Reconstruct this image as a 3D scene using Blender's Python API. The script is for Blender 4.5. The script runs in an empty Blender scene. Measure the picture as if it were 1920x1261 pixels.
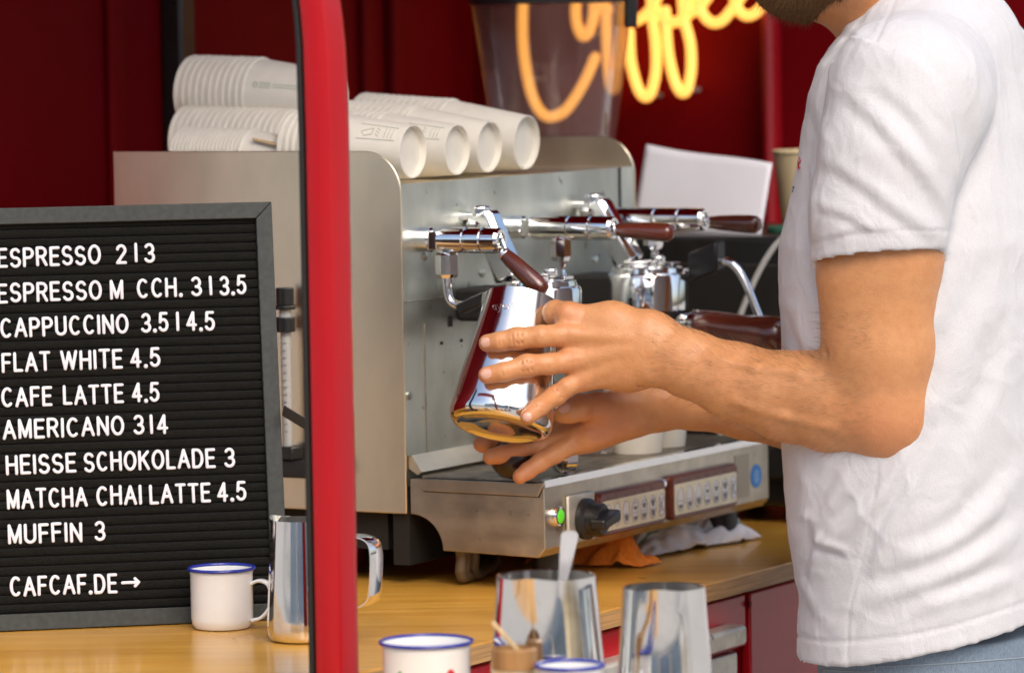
import bpy, math, random
import numpy as np
from mathutils import Vector, Matrix
from mathutils.bvhtree import BVHTree
random.seed(7); rng = np.random.default_rng(7)
S = bpy.context.scene
col = S.collection
# ------------------------------------------------------------------ camera, sky, sun, exposure
FPX, CAMZ = 8400.0, 1.5
camd = bpy.data.cameras.new('camera'); cam = bpy.data.objects.new('camera', camd); col.objects.link(cam)
camd.sensor_width = 36; camd.sensor_fit = 'HORIZONTAL'; camd.lens = 36*FPX/1920
RM = Matrix.Rotation(math.radians(86.0), 3, 'X') @ Matrix.Rotation(math.radians(-0.92), 3, 'Z')
cam.matrix_world = Matrix.Translation((0, 0, CAMZ)) @ RM.to_4x4()
camd.clip_start = 0.1; camd.clip_end = 400
camd.dof.use_dof = True; camd.dof.focus_distance = 4.26; camd.dof.aperture_fstop = 6.0
S.camera = cam
wd = bpy.data.worlds.new('World'); S.world = wd; wd.use_nodes = True
nt = wd.node_tree; bgn = nt.nodes['Background']
sky = nt.nodes.new('ShaderNodeTexSky'); sky.sky_type = 'NISHITA'; sky.sun_disc = False
SUN_EL, SUN_AZ = math.radians(46), math.radians(162)      # azimuth clockwise from +Y: behind the camera, to the right
sky.sun_elevation = SUN_EL; sky.sun_rotation = SUN_AZ
sky.dust_density = 4.0; sky.air_density = 1.0; sky.ozone_density = 0.8
nt.links.new(sky.outputs[0], bgn.inputs[0]); bgn.inputs[1].default_value = 0.15
sd = bpy.data.lights.new('sun', 'SUN'); so = bpy.data.objects.new('sun', sd); col.objects.link(so)
sd.energy = 0.72; sd.angle = math.radians(40); sd.color = (1.0, 0.95, 0.88)
sv = Vector((math.sin(SUN_AZ)*math.cos(SUN_EL), math.cos(SUN_AZ)*math.cos(SUN_EL), math.sin(SUN_EL)))
so.rotation_euler = sv.to_track_quat('Z', 'Y').to_euler(); so.location = sv*20
S.view_settings.view_transform = 'Standard'; S.view_settings.look = 'None'
S.view_settings.exposure = 0.62; S.view_settings.gamma = 1.0
S.cycles.max_bounces = 10; S.cycles.transparent_max_bounces = 12
# ------------------------------------------------------------------ measuring helpers
CAMP = Vector((0, 0, CAMZ))
def ray(px, py): return RM @ Vector(((px-960)/FPX, -(py-630.5)/FPX, -1.0))
def P(px, py, Y):
    d = ray(px, py); return CAMP + d*(Y/d.y)
def onp(px, py, p, n):
    d = ray(px, py); n = Vector(n); return CAMP + d*((Vector(p)-CAMP).dot(n)/d.dot(n))
def proj(p):
    q = RM.transposed() @ (Vector(p)-CAMP); return (960+FPX*q.x/-q.z, 630.5-FPX*q.y/-q.z)
CZ = 0.935                                                   # worktop height
TH = math.radians(29)
A = Vector((math.sin(TH), math.cos(TH), 0)); B = Vector((math.cos(TH), -math.sin(TH), 0)); Z = Vector((0, 0, 1))
cn = P(765, 955, 4.5); O = Vector((cn.x, cn.y, CZ))         # machine origin, on the worktop
def W3(v, u, z): return O + B*v + A*u + Z*z                   # van frame -> world
def ml(px, py, v=None, u=None, z=None):                      # pixel on a plane of the van frame -> (v,u,z)
    if v is not None: q = onp(px, py, O+B*v, B)
    elif u is not None: q = onp(px, py, O+A*u, A)
    else: q = onp(px, py, O+Z*z, Z)
    r = q-O; return Vector((r.dot(B), r.dot(A), r.z))
# ------------------------------------------------------------------ materials
MATS = {}
def mat(name, color, rough=0.5, metal=0.0, noise=None, bump=None, **kw):
    """noise=(scale xyz, amount, detail) varies value; bump=(scale xyz, strength, distance)"""
    m = bpy.data.materials.new(name); m.use_nodes = True; t = m.node_tree; b = t.nodes['Principled BSDF']
    c = tuple(color)+(1,) if len(color) == 3 else color
    b.inputs['Base Color'].default_value = c; b.inputs['Roughness'].default_value = rough; b.inputs['Metallic'].default_value = metal
    tc = t.nodes.new('ShaderNodeTexCoord')
    def tex(scale, detail=4):
        mp = t.nodes.new('ShaderNodeMapping'); mp.inputs['Scale'].default_value = scale
        n = t.nodes.new('ShaderNodeTexNoise'); n.inputs['Scale'].default_value = 1; n.inputs['Detail'].default_value = detail
        t.links.new(tc.outputs['Object'], mp.inputs[0]); t.links.new(mp.outputs[0], n.inputs[0]); return n
    if noise:
        n = tex(noise[0], noise[2] if len(noise) > 2 else 5)
        r = t.nodes.new('ShaderNodeValToRGB'); k = noise[1]
        c2 = noise[3] if len(noise) > 3 else None
        r.color_ramp.elements[0].position = 0.3; r.color_ramp.elements[1].position = 0.7
        r.color_ramp.elements[0].color = (tuple(c2)+(1,)) if c2 else tuple(x*(1-k) for x in c[:3])+(1,)
        r.color_ramp.elements[1].color = tuple(min(1, x*(1+k*(0 if c2 else 1))) for x in c[:3])+(1,)
        t.links.new(n.outputs['Fac'], r.inputs[0]); t.links.new(r.outputs[0], b.inputs['Base Color'])
        if kw.get('rough_var'):
            mr = t.nodes.new('ShaderNodeMapRange'); mr.inputs['To Min'].default_value = rough-kw['rough_var']; mr.inputs['To Max'].default_value = rough+kw['rough_var']
            t.links.new(n.outputs['Fac'], mr.inputs[0]); t.links.new(mr.outputs[0], b.inputs['Roughness'])
    if bump:
        n = tex(bump[0], 3); bn = t.nodes.new('ShaderNodeBump'); bn.inputs['Strength'].default_value = bump[1]; bn.inputs['Distance'].default_value = bump[2]
        t.links.new(n.outputs['Fac'], bn.inputs['Height']); t.links.new(bn.outputs[0], b.inputs['Normal'])
    if 'bump2' in kw:
        b2 = kw['bump2']; n = tex(b2[0], 6); bn2 = t.nodes.new('ShaderNodeBump'); bn2.inputs['Strength'].default_value = b2[1]; bn2.inputs['Distance'].default_value = b2[2]
        n.inputs['Distortion'].default_value = .8
        t.links.new(n.outputs['Fac'], bn2.inputs['Height']); t.links.new(bn2.outputs[0], bn.inputs['Normal'])
    if 'specks' in kw:      # dried coffee splashes and dirt
        n = tex((70, 70, 70), 2); r2 = t.nodes.new('ShaderNodeValToRGB'); r2.color_ramp.elements[0].position = .69; r2.color_ramp.elements[1].position = .74
        mx = t.nodes.new('ShaderNodeMix'); mx.data_type = 'RGBA'; mx.inputs[7].default_value = (.16, .10, .05, 1)
        ml_ = t.nodes.new('ShaderNodeMath'); ml_.operation = 'MULTIPLY'; ml_.inputs[1].default_value = kw['specks']
        src = b.inputs['Base Color'].links[0].from_socket
        t.links.new(n.outputs['Fac'], r2.inputs[0]); t.links.new(r2.outputs[0], ml_.inputs[0]); t.links.new(ml_.outputs[0], mx.inputs[0]); t.links.new(src, mx.inputs[6]); t.links.new(mx.outputs[2], b.inputs['Base Color'])
    if 'coat' in kw: b.inputs['Coat Weight'].default_value = kw['coat']; b.inputs['Coat Roughness'].default_value = kw.get('coat_rough', 0.08)
    if 'sss' in kw:
        b.inputs['Subsurface Weight'].default_value = kw['sss']; b.inputs['Subsurface Radius'].default_value = (1, .35, .15); b.inputs['Subsurface Scale'].default_value = 0.004
    if 'emit' in kw: b.inputs['Emission Color'].default_value = tuple(kw['emit'][0])+(1,); b.inputs['Emission Strength'].default_value = kw['emit'][1]
    if 'sheen' in kw: b.inputs['Sheen Weight'].default_value = kw['sheen']; b.inputs['Sheen Roughness'].default_value = 0.5
    if 'spec' in kw: b.inputs['Specular IOR Level'].default_value = kw['spec']
    MATS[name] = m; return m
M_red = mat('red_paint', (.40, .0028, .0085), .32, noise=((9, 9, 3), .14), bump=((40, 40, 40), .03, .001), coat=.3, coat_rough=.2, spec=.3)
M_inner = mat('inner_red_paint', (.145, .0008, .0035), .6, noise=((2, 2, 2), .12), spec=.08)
M_rib = mat('rib_red_paint', (.27, .003, .010), .4)
M_rubber = mat('black_rubber', (.007, .008, .007), .6, bump=((300, 300, 300), .1, .001))
M_steel = mat('brushed_steel', (.86, .765, .59), .33, 1.0, noise=((10, 10, 5), .16), bump=((12, 60, 900), .08, .001), rough_var=.14)
M_panel = mat('worn_steel', (.64, .67, .61), .36, .95, noise=((16, 13, 7), .24), bump=((600, 12, 40), .05, .001), rough_var=.10, specks=.55)
M_tray = mat('stained_steel', (.56, .50, .41), .36, 1.0, noise=((25, 30, 40), .2), bump=((40, 12, 700), .05, .001), rough_var=.1, specks=.35)
M_face = mat('control_steel', (.72, .69, .61), .48, .7, noise=((60, 25, 60), .2), bump=((300, 300, 300), .04, .001), specks=.6)
M_chrome = mat('chrome', (.86, .86, .86), .05, 1.0, noise=((60, 60, 60), .05), rough_var=.02)
M_polish = mat('polished_steel', (.86, .85, .83), .07, 1.0, noise=((40, 40, 40), .06), bump=((15, 15, 15), .03, .004), rough_var=.04)
M_grille = mat('grille_steel', (.52, .47, .39), .42, 1.0, noise=((60, 60, 60), .3))
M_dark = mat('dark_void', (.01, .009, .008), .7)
M_black = mat('black_plastic', (.014, .014, .015), .35, noise=((50, 50, 50), .2))
M_handle = mat('brown_handle', (.10, .022, .012), .22, noise=((8, 60, 60), .35), coat=.7)
M_keyframe = mat('brown_keypad_frame', (.15, .038, .022), .28, noise=((200, 200, 200), .3))
M_cream = mat('cream_plastic', (.88, .82, .60), .4, noise=((60, 60, 60), .08))
M_oval = mat('white_key', (.84, .84, .84), .3); M_ink = mat('grey_ink', (.20, .20, .21), .5)
M_paper = mat('paper_cup_white', (.73, .70, .62), .55, noise=((60, 60, 60), .04), bump=((400, 400, 400), .05, .0005))
M_cupin = mat('cup_print', (.30, .33, .26), .6)
M_sheet = mat('paper_sheet', (.74, .74, .80), .6, noise=((10, 10, 10), .04))
M_frame = mat('grey_wood_frame', (.030, .034, .031), .48, noise=((200, 12, 200), .3), bump=((500, 20, 500), .15, .0005))
M_felt = mat('black_felt', (.010, .0095, .008), .95, noise=((600, 600, 600), .5), bump=((900, 900, 900), .5, .001), sheen=.08, spec=.1)
M_letter = mat('white_plastic', (.80, .80, .84), .35)
M_enamel = mat('white_enamel', (.82, .82, .80), .16, noise=((30, 30, 30), .03), coat=.5)
M_blue = mat('blue_enamel', (.02, .035, .32), .2)
M_cotton = mat('white_cotton', (.61, .605, .62), .9, noise=((700, 700, 700), .05), bump=((900, 900, 900), .5, .0008), bump2=((26, 26, 15), .38, .010), sheen=.15, spec=.15)
M_denim = mat('blue_denim', (.17, .225, .29), .85, noise=((900, 900, 300), .25), bump=((1200, 1200, 500), .4, .0006), sheen=.1)
M_orange = mat('orange_cloth', (.85, .25, .025), .9, noise=((300, 300, 300), .12), bump=((700, 700, 700), .5, .001))
M_towel = mat('white_towel', (.86, .85, .86), .95, noise=((60, 60, 60), .08), bump=((700, 700, 700), .6, .001))
M_green = mat('green_stripe', (.16, .36, .30), .9)
M_bamboo = mat('bamboo', (.34, .18, .065), .5, noise=((200, 200, 15), .2))
M_stick = mat('pale_wood', (.66, .48, .26), .6, noise=((200, 200, 15), .15))
M_neon = mat('neon_tube', (.9, .6, .2), .3, emit=((1.0, .45, .08), 1.08))
M_lamp = mat('green_lamp', (.05, .4, .02), .2, emit=((.16, .6, .02), .35))
M_sticker = mat('blue_sticker', (.04, .24, .62), .4); M_tape = mat('beige_tape', (.40, .35, .26), .6)
M_hose = mat('braided_hose', (.14, .11, .07), .5, .4, bump=((700, 700, 700), .8, .001))
M_cable = mat('white_cable', (.62, .62, .60), .4)
M_clear = mat('clear_plastic', (.42, .43, .42), .15)
M_nail = mat('fingernail', (.70, .41, .32), .25, sss=.1)
M_asphalt = mat('asphalt', (.24, .235, .22), .9, noise=((3, 3, 3), .2)); M_pave = mat('paving_stone', (.46, .43, .38), .85, noise=((2, 2, 2), .15))
M_wallp = mat('pale_plaster', (.78, .75, .69), .85, noise=((.7, .7, .7), .08)); M_glassd = mat('window_glass', (.03, .04, .05), .08)
M_bark = mat('bark', (.08, .055, .035), .9, bump=((30, 30, 8), .6, .02)); M_leaf = mat('leaf', (.055, .10, .025), .6, noise=((1.5, 1.5, 1.5), .4))
M_redmark = mat('red_print', (.55, .05, .04), .8); M_purple = mat('purple_print', (.12, .06, .25), .8); M_gold = mat('ochre_print', (.30, .18, .03), .8)
M_engrave = mat('engraved_steel', (.52, .42, .40), .35, 1.0)
M_cupb = mat('beige_paper', (.58, .47, .28), .6)
M_greenm = mat('green_rubber', (.02, .09, .06), .5)
# hair of beard
M_hair = mat('brown_hair', (.27, .15, .07), .85, noise=((700, 700, 700), .5, 5, (.060, .030, .014)), spec=.15, bump=((900, 900, 900), .8, .002))
# varnished worktop
def wood_mat():
    m = mat('varnished_wood', (.52, .25, .045), .28, coat=.25, coat_rough=.12); t = m.node_tree; b = t.nodes['Principled BSDF']
    tc = t.nodes.new('ShaderNodeTexCoord'); mp = t.nodes.new('ShaderNodeMapping'); mp.inputs['Rotation'].default_value = (0, 0, math.radians(30)); mp.inputs['Scale'].default_value = (3.5, 55, 30)
    n = t.nodes.new('ShaderNodeTexNoise'); n.inputs['Scale'].default_value = 1; n.inputs['Detail'].default_value = 7; n.inputs['Distortion'].default_value = .4
    n2 = t.nodes.new('ShaderNodeTexNoise'); n2.inputs['Scale'].default_value = 7; n2.inputs['Detail'].default_value = 4
    r = t.nodes.new('ShaderNodeValToRGB'); e = r.color_ramp.elements; e[0].position = .28; e[1].position = .72
    e[0].color = (.66, .30, .034, 1); e[1].color = (.82, .46, .085, 1)
    mx = t.nodes.new('ShaderNodeMix'); mx.data_type = 'RGBA'; mx.blend_type = 'MULTIPLY'; mx.inputs[0].default_value = .3
    r2 = t.nodes.new('ShaderNodeValToRGB'); r2.color_ramp.elements[0].position = .35; r2.color_ramp.elements[1].position = .65; r2.color_ramp.elements[0].color = (.62, .55, .45, 1)
    L = t.links.new
    L(tc.outputs['Object'], mp.inputs[0]); L(mp.outputs[0], n.inputs[0]); L(tc.outputs['Object'], n2.inputs[0])
    L(n.outputs['Fac'], r.inputs[0]); L(n2.outputs['Fac'], r2.inputs[0]); L(r.outputs[0], mx.inputs[6]); L(r2.outputs[0], mx.inputs[7]); L(mx.outputs[2], b.inputs['Base Color'])
    mr = t.nodes.new('ShaderNodeMapRange'); mr.inputs['To Min'].default_value = .2; mr.inputs['To Max'].default_value = .42
    L(n2.outputs['Fac'], mr.inputs[0]); L(mr.outputs[0], b.inputs['Roughness'])
    bn = t.nodes.new('ShaderNodeBump'); bn.inputs['Strength'].default_value = .08; bn.inputs['Distance'].default_value = .002
    L(n.outputs['Fac'], bn.inputs['Height']); L(bn.outputs[0], b.inputs['Normal'])
    return m
M_wood = wood_mat()
M_ply = mat('ply_edge', (.40, .22, .08), .5, noise=((15, 15, 600), .35))
def skin_mat():
    m = mat('skin', (.50, .21, .08), .42, sss=.16); t = m.node_tree; b = t.nodes['Principled BSDF']; L = t.links.new
    tc = t.nodes.new('ShaderNodeTexCoord')
    def noise(s, d):
        n = t.nodes.new('ShaderNodeTexNoise'); n.inputs['Scale'].default_value = s; n.inputs['Detail'].default_value = d; L(tc.outputs['Object'], n.inputs[0]); return n
    n1 = noise(24, 6); n2 = noise(480, 3); n3 = noise(110, 5)
    r = t.nodes.new('ShaderNodeValToRGB'); e = r.color_ramp.elements; e[0].position = .3; e[1].position = .72
    e[0].color = (.60, .272, .112, 1); e[1].color = (.645, .318, .138, 1)
    r2 = t.nodes.new('ShaderNodeValToRGB'); r2.color_ramp.elements[0].position = .3; r2.color_ramp.elements[1].position = .62; r2.color_ramp.elements[0].color = (.80, .68, .62, 1)
    mx = t.nodes.new('ShaderNodeMix'); mx.data_type = 'RGBA'; mx.blend_type = 'MULTIPLY'; mx.inputs[0].default_value = .38
    L(n1.outputs['Fac'], r.inputs[0]); L(n3.outputs['Fac'], r2.inputs[0]); L(r.outputs[0], mx.inputs[6]); L(r2.outputs[0], mx.inputs[7])
    at = t.nodes.new('ShaderNodeAttribute'); at.attribute_name = 'flush'; fx = t.nodes.new('ShaderNodeMix'); fx.data_type = 'RGBA'; fx.inputs[7].default_value = (.56, .185, .085, 1)
    L(at.outputs['Fac'], fx.inputs[0]); L(mx.outputs[2], fx.inputs[6]); L(fx.outputs[2], b.inputs['Base Color'])
    ad = t.nodes.new('ShaderNodeMath'); ad.operation = 'ADD'; L(n2.outputs['Fac'], ad.inputs[0]); L(n3.outputs['Fac'], ad.inputs[1])
    bn = t.nodes.new('ShaderNodeBump'); bn.inputs['Strength'].default_value = .42; bn.inputs['Distance'].default_value = .0012
    L(ad.outputs[0], bn.inputs['Height']); L(bn.outputs[0], b.inputs['Normal']); return m
M_skin = skin_mat()
def glass_mat():
    m = bpy.data.materials.new('smoky_clear_plastic'); m.use_nodes = True; t = m.node_tree; t.nodes.clear(); L = t.links.new
    o = t.nodes.new('ShaderNodeOutputMaterial'); mx = t.nodes.new('ShaderNodeMixShader'); tr = t.nodes.new('ShaderNodeBsdfTransparent'); gl = t.nodes.new('ShaderNodeBsdfGlossy')
    mx2 = t.nodes.new('ShaderNodeMixShader'); df = t.nodes.new('ShaderNodeBsdfDiffuse'); df.inputs[0].default_value = (.50, .36, .32, 1); mx2.inputs[0].default_value = .075
    tr.inputs[0].default_value = (.95, .92, .90, 1); gl.inputs['Roughness'].default_value = .06
    f = t.nodes.new('ShaderNodeFresnel'); f.inputs[0].default_value = 1.28
    L(tr.outputs[0], mx2.inputs[1]); L(df.outputs[0], mx2.inputs[2])
    mf = t.nodes.new('ShaderNodeMath'); mf.operation = 'MULTIPLY_ADD'; mf.inputs[1].default_value = .35; mf.inputs[2].default_value = .02; L(f.outputs[0], mf.inputs[0]); L(mf.outputs[0], mx.inputs[0]); L(mx2.outputs[0], mx.inputs[1]); L(gl.outputs[0], mx.inputs[2]); L(mx.outputs[0], o.inputs[0]); return m
M_glass = glass_mat()
# ------------------------------------------------------------------ mesh helpers
def frame(d):
    d = Vector(d).normalized(); up = Vector((0, 0, 1)) if abs(d.z) < .9 else Vector((1, 0, 0))
    x = d.cross(up).normalized(); y = x.cross(d).normalized(); return x, y
class MB:
    def __init__(s): s.v = []; s.f = []
    def add(s, vs, fs):
        n = len(s.v); s.v += [tuple(p) for p in vs]; s.f += [tuple(i+n for i in f) for f in fs]; return s
    def hexa(s, p):      # 8 points: bottom 4 ccw, top 4
        return s.add(p, [(0, 3, 2, 1), (4, 5, 6, 7), (0, 1, 5, 4), (1, 2, 6, 5), (2, 3, 7, 6), (3, 0, 4, 7)])
    def box(s, a, b):
        (x0, y0, z0), (x1, y1, z1) = a, b
        return s.hexa([(x0, y0, z0), (x1, y0, z0), (x1, y1, z0), (x0, y1, z0), (x0, y0, z1), (x1, y0, z1), (x1, y1, z1), (x0, y1, z1)])
    def obox(s, c, ex, ey, ez):   # oriented box, half-vectors
        c, ex, ey, ez = map(Vector, (c, ex, ey, ez))
        return s.hexa([c-ex-ey-ez, c+ex-ey-ez, c+ex+ey-ez, c-ex+ey-ez, c-ex-ey+ez, c+ex-ey+ez, c+ex+ey+ez, c-ex+ey+ez])
    def rings(s, rings, cap0=True, cap1=True, closed=True):
        n = len(rings[0]); vs = [p for r in rings for p in r]; fs = []
        for i in range(len(rings)-1):
            for j in range(n if closed else n-1):
                k = (j+1) % n; fs.append((i*n+j, i*n+k, (i+1)*n+k, (i+1)*n+j))
        if cap0: fs.append(tuple(range(n-1, -1, -1)))
        if cap1: fs.append(tuple((len(rings)-1)*n+j for j in range(n)))
        return s.add(vs, fs)
    def lathe(s, prof, base=(0, 0, 0), axis=(0, 0, 1), n=32, cap0=True, cap1=True):   # prof: (radius, height)
        base = Vector(base); d = Vector(axis).normalized(); x, y = frame(d)
        return s.rings([[base+d*h+x*(r*math.cos(2*math.pi*k/n))+y*(r*math.sin(2*math.pi*k/n)) for k in range(n)] for r, h in prof], cap0, cap1)
    def cyl(s, a, b, r, r2=None, n=24):
        a = Vector(a); b = Vector(b); return s.lathe([(r, 0), (r if r2 is None else r2, (b-a).length)], a, b-a, n)
    def tube(s, pts, r, n=8, flat=None, closed=False, round_ends=True):   # flat=(normal, factor)
        pts = [Vector(p) for p in pts]; m = len(pts); R = r if isinstance(r, (list, tuple)) else [r]*m; rings = []
        px = None
        for i, p in enumerate(pts):
            a = pts[i-1] if (i > 0 or closed) else pts[i]; b = pts[(i+1) % m] if (i < m-1 or closed) else pts[i]
            d = (b-a).normalized()
            if flat: y = Vector(flat[0]); x = d.cross(y).normalized(); y = y*flat[1]
            else:
                if px is None: x, y = frame(d)
                else: x = (px-d*px.dot(d)).normalized(); y = d.cross(x)
                px = x
            ring = lambda c, k: [c+x*(k*math.cos(2*math.pi*j/n))+y*(k*math.sin(2*math.pi*j/n)) for j in range(n)]
            if round_ends and not closed and i == 0: rings += [ring(p-d*R[i]*.9, R[i]*.35), ring(p-d*R[i]*.6, R[i]*.8)]
            rings.append(ring(p, R[i]))
            if round_ends and not closed and i == m-1: rings += [ring(p+d*R[i]*.6, R[i]*.8), ring(p+d*R[i]*.9, R[i]*.35)]
        if closed: rings.append(rings[0]); return s.rings(rings, False, False)
        return s.rings(rings)
    def prism(s, outline, e, thick_vec):   # outline: list of 3D points, extruded by thick_vec
        o = [Vector(p) for p in outline]; t = Vector(thick_vec); return s.rings([o, [p+t for p in o]])
    def build(s, name, m, parent=None, smooth=True, bevel=0, angle=35, at=None, local=False):
        me = bpy.data.meshes.new(name)
        off = Vector(at) if at is not None else None
        me.from_pydata([tuple(Vector(p)-off) for p in s.v] if off is not None else s.v, [], s.f); me.update()
        import bmesh as _b
        bm = _b.new(); bm.from_mesh(me); _b.ops.recalc_face_normals(bm, faces=bm.faces); bm.to_mesh(me); bm.free()
        o = bpy.data.objects.new(name, me); col.objects.link(o); me.materials.append(m)
        if off is not None: o.location = off
        if smooth: me.shade_smooth(); me.set_sharp_from_angle(angle=math.radians(angle))
        if bevel:
            bv = o.modifiers.new('bevel', 'BEVEL'); bv.width = bevel; bv.segments = 2; bv.limit_method = 'ANGLE'; bv.angle_limit = math.radians(40); bv.harden_normals = False
        if parent is not None:
            o.parent = parent
            if not local: o.matrix_parent_inverse = inv_of(parent)
        return o
def world_of(o):
    m = Matrix.LocRotScale(o.location, o.rotation_euler, o.scale)
    return (world_of(o.parent) @ o.matrix_parent_inverse @ m) if o.parent else m
def inv_of(o): return world_of(o).inverted()
def tag(o, label=None, cat=None, group=None, kind=None):
    if label: o['label'] = label
    if cat: o['category'] = cat
    if group: o['group'] = group
    if kind: o['kind'] = kind
    return o
def empty(name, loc, label, cat, group=None, rz=0):
    o = bpy.data.objects.new(name, None); col.objects.link(o); o.location = loc; o.rotation_euler = (0, 0, rz); o.empty_display_size = .05
    return tag(o, label, cat, group)
def arc(cx, cy, rx, ry, a0, a1, n=10):
    return [(cx+rx*math.cos(math.radians(a0+(a1-a0)*i/n)), cy+ry*math.sin(math.radians(a0+(a1-a0)*i/n))) for i in range(n+1)]
def spline(pts, n=8, closed=False):   # Catmull-Rom
    pts = [Vector(p) for p in pts]; m = len(pts); out = []
    for i in range(m if closed else m-1):
        if closed: p0, p1, p2, p3 = pts[i-1], pts[i], pts[(i+1) % m], pts[(i+2) % m]
        else: p0, p1, p2, p3 = pts[max(0, i-1)], pts[i], pts[i+1], pts[min(m-1, i+2)]
        for k in range(n):
            t = k/n; out.append(.5*((2*p1)+(p2-p0)*t+(2*p0-5*p1+4*p2-p3)*t*t+(3*p1-p0-3*p2+p3)*t**3))
    if not closed: out.append(pts[-1])
    return out
# ------------------------------------------------------------------ the van
def vq(v, u, z): return W3(v, u, z)
def vbox(mb, a, b):
    (v0, u0, z0), (v1, u1, z1) = a, b
    return mb.hexa([vq(v0, u0, z0), vq(v1, u0, z0), vq(v1, u1, z0), vq(v0, u1, z0), vq(v0, u0, z1), vq(v1, u0, z1), vq(v1, u1, z1), vq(v0, u1, z1)])
VL, UB, VR, UF, ZR, ZF = -.62, 1.25, .30, -.56, 1.14, -.55
van = empty('coffee_van', vq(-.2, .35, -CZ), 'red coffee van with an open serving hatch around the espresso machine', 'van')
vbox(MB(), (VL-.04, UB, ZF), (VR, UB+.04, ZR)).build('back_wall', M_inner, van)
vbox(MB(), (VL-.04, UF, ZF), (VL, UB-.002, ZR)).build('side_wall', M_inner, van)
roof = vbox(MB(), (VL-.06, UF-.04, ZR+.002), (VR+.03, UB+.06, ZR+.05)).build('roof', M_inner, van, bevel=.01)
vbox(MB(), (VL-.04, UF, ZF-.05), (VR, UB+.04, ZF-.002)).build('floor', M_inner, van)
# profiles and seams on the walls
def wall_strip_side(px0, px1, depth, m, name):
    u0 = ml(px0, 200, v=VL).y; u1 = ml(px1, 200, v=VL).y
    return vbox(MB(), (VL+.001, u0, ZF), (VL+depth, u1, ZR-.001)).build(name, m, van, bevel=.004)
wall_strip_side(196, 222, .012, M_inner, 'wall_profile')
wall_strip_side(302, 330, .030, M_black, 'wall_seam_strip')
wall_strip_side(672, 690, .012, M_inner, 'wall_profile')
wall_strip_side(722, 738, .016, M_inner, 'wall_profile')
v0 = ml(1428, 250, u=UB-.03).x; v1 = ml(1452, 250, u=UB-.03).x
vbox(MB(), (v0, UB-.035, ZF), (v1, UB-.001, ZR-.001)).build('corner_profile', M_rib, van, bevel=.008)
# hatch post: bowed profile swept upwards into the header
def post_pts(off_l, off_r):
    ys = [2900, 1261, 1100, 950, 800, 600, 400, 250, 150, 80, 30, 0, -40, -90, -150, -220, -300]
    xl = [609, 577, 574, 571, 568, 564, 560, 557, 554, 552, 548, 545, 537, 520, 490, 430, 330]
    xr = [706, 672, 669, 667, 664, 660, 656, 654, 651, 647, 642, 638, 631, 618, 598, 560, 500]
    return ys, xl, xr
ys, xl, xr = post_pts(0, 0); YP = 3.80
def post_sweep(fa, fb, d0, d1):       # between fractions of the width, from depth d0 to d1 (+ = away)
    mb = MB(); rings = []; A_ = Vector((-.02, 1, 0))
    for y, a, b in zip(ys, xl, xr):
        p, q = P(a+(b-a)*fa, y, YP), P(a+(b-a)*fb, y, YP); back = A_
        rings.append([p+back*d0, q+back*d0, q+back*d1, p+back*d1])
    return mb.rings(rings)
def post_body():
    mb = MB(); rings = []; A_ = Vector((-.02, 1, 0))
    for y, a, b in zip(ys, xl, xr):
        p = lambda f, d: P(a+(b-a)*f, y, YP)+A_*d
        rings.append([p(.155, .008), p(.17, .003), p(.21, 0), p(.60, 0), p(.66, .001), p(.70, .003), p(.94, .013), p(.98, .017), p(1.0, .024), p(.99, .05), p(.17, .05)])
    return mb.rings(rings)
post = post_body().build('hatch_post', M_red, van, angle=75)
a_, b_ = P(500, -300, YP), P(-430, -316, YP+.30)
MB().hexa([a_-Z*.001, b_-Z*.001, b_+Vector((0, .05, -.001)), a_+Vector((0, .05, -.001)), a_+Z*.05, b_+Z*.05, b_+Vector((0, .05, .05)), a_+Vector((0, .05, .05))]).build('hatch_header', M_red, van, bevel=.006)
post_sweep(0.02, .150, .006, .03).build('post_seal', M_rubber, van, bevel=.002, angle=60)
# ------------------------------------------------------------------ the worktop and its cabinet
counter = empty('counter', vq(.0, .3, -CZ), 'varnished plywood counter with red cupboard fronts under it', 'counter')
EV = .272
near = [P(-900, 1300, 3.878), P(640, 1300, 3.878)]
for p in near: p.z = CZ
outl = [near[0], near[1], vq(EV, -.48, 0), vq(EV+.008, UB-.004, 0), vq(VL+.003, UB-.004, 0), vq(VL+.003, -.2, 0), vq(-1.2, -.2, 0)]
outl = [Vector((p.x, p.y, CZ)) for p in outl]
MB().prism([p-Z*.0185 for p in outl], (0, 0, 0), Z*.0165).build('plywood_edge', M_ply, counter, smooth=False)
MB().prism([p-Z*.0019 for p in outl], (0, 0, 0), Z*.0019).build('worktop', M_wood, counter, smooth=False)
zt = -.0205
vbox(MB(), (EV-.05, -.47, -.5), (EV-.022, UB-.01, zt)).build('cabinet_frame', M_red, counter)
us = ml(1392, 1180, v=EV-.018).y
vbox(MB(), (EV-.021, us+.003, -.5), (EV-.010, us+.55, zt-.004)).build('cupboard_panel', M_red, counter, bevel=.002)
c = ml(1404, 1131, v=EV-.009); MB().cyl(vq(EV-.0095, c.y, c.z), vq(EV-.007, c.y, c.z), .0032, n=12).build('screw', M_inner, counter)
vbox(MB(), (EV-.021, us-.60, -.078), (EV-.011, us-.006, zt-.004)).build('drawer_front', M_red, counter, bevel=.002)
h = ml(1370, 1187, v=EV+.0)
vbox(MB(), (EV-.021, us-.60, -.5), (EV-.015, us-.018, -.083)).build('fridge_door', M_face, counter, bevel=.002)
vbox(MB(), (EV-.0145, us-.55, h.z-.012), (EV+.012, ml(1402, 1187, v=EV+.012).y, h.z+.008)).build('door_handle', M_face, counter, bevel=.004)
# serving sill on the near side, below the picture
vbox(MB(), (-1.2, -1.05, -.066), (.62, -.575, -.032)).build('serving_sill', M_wood, van, bevel=.003)
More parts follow.
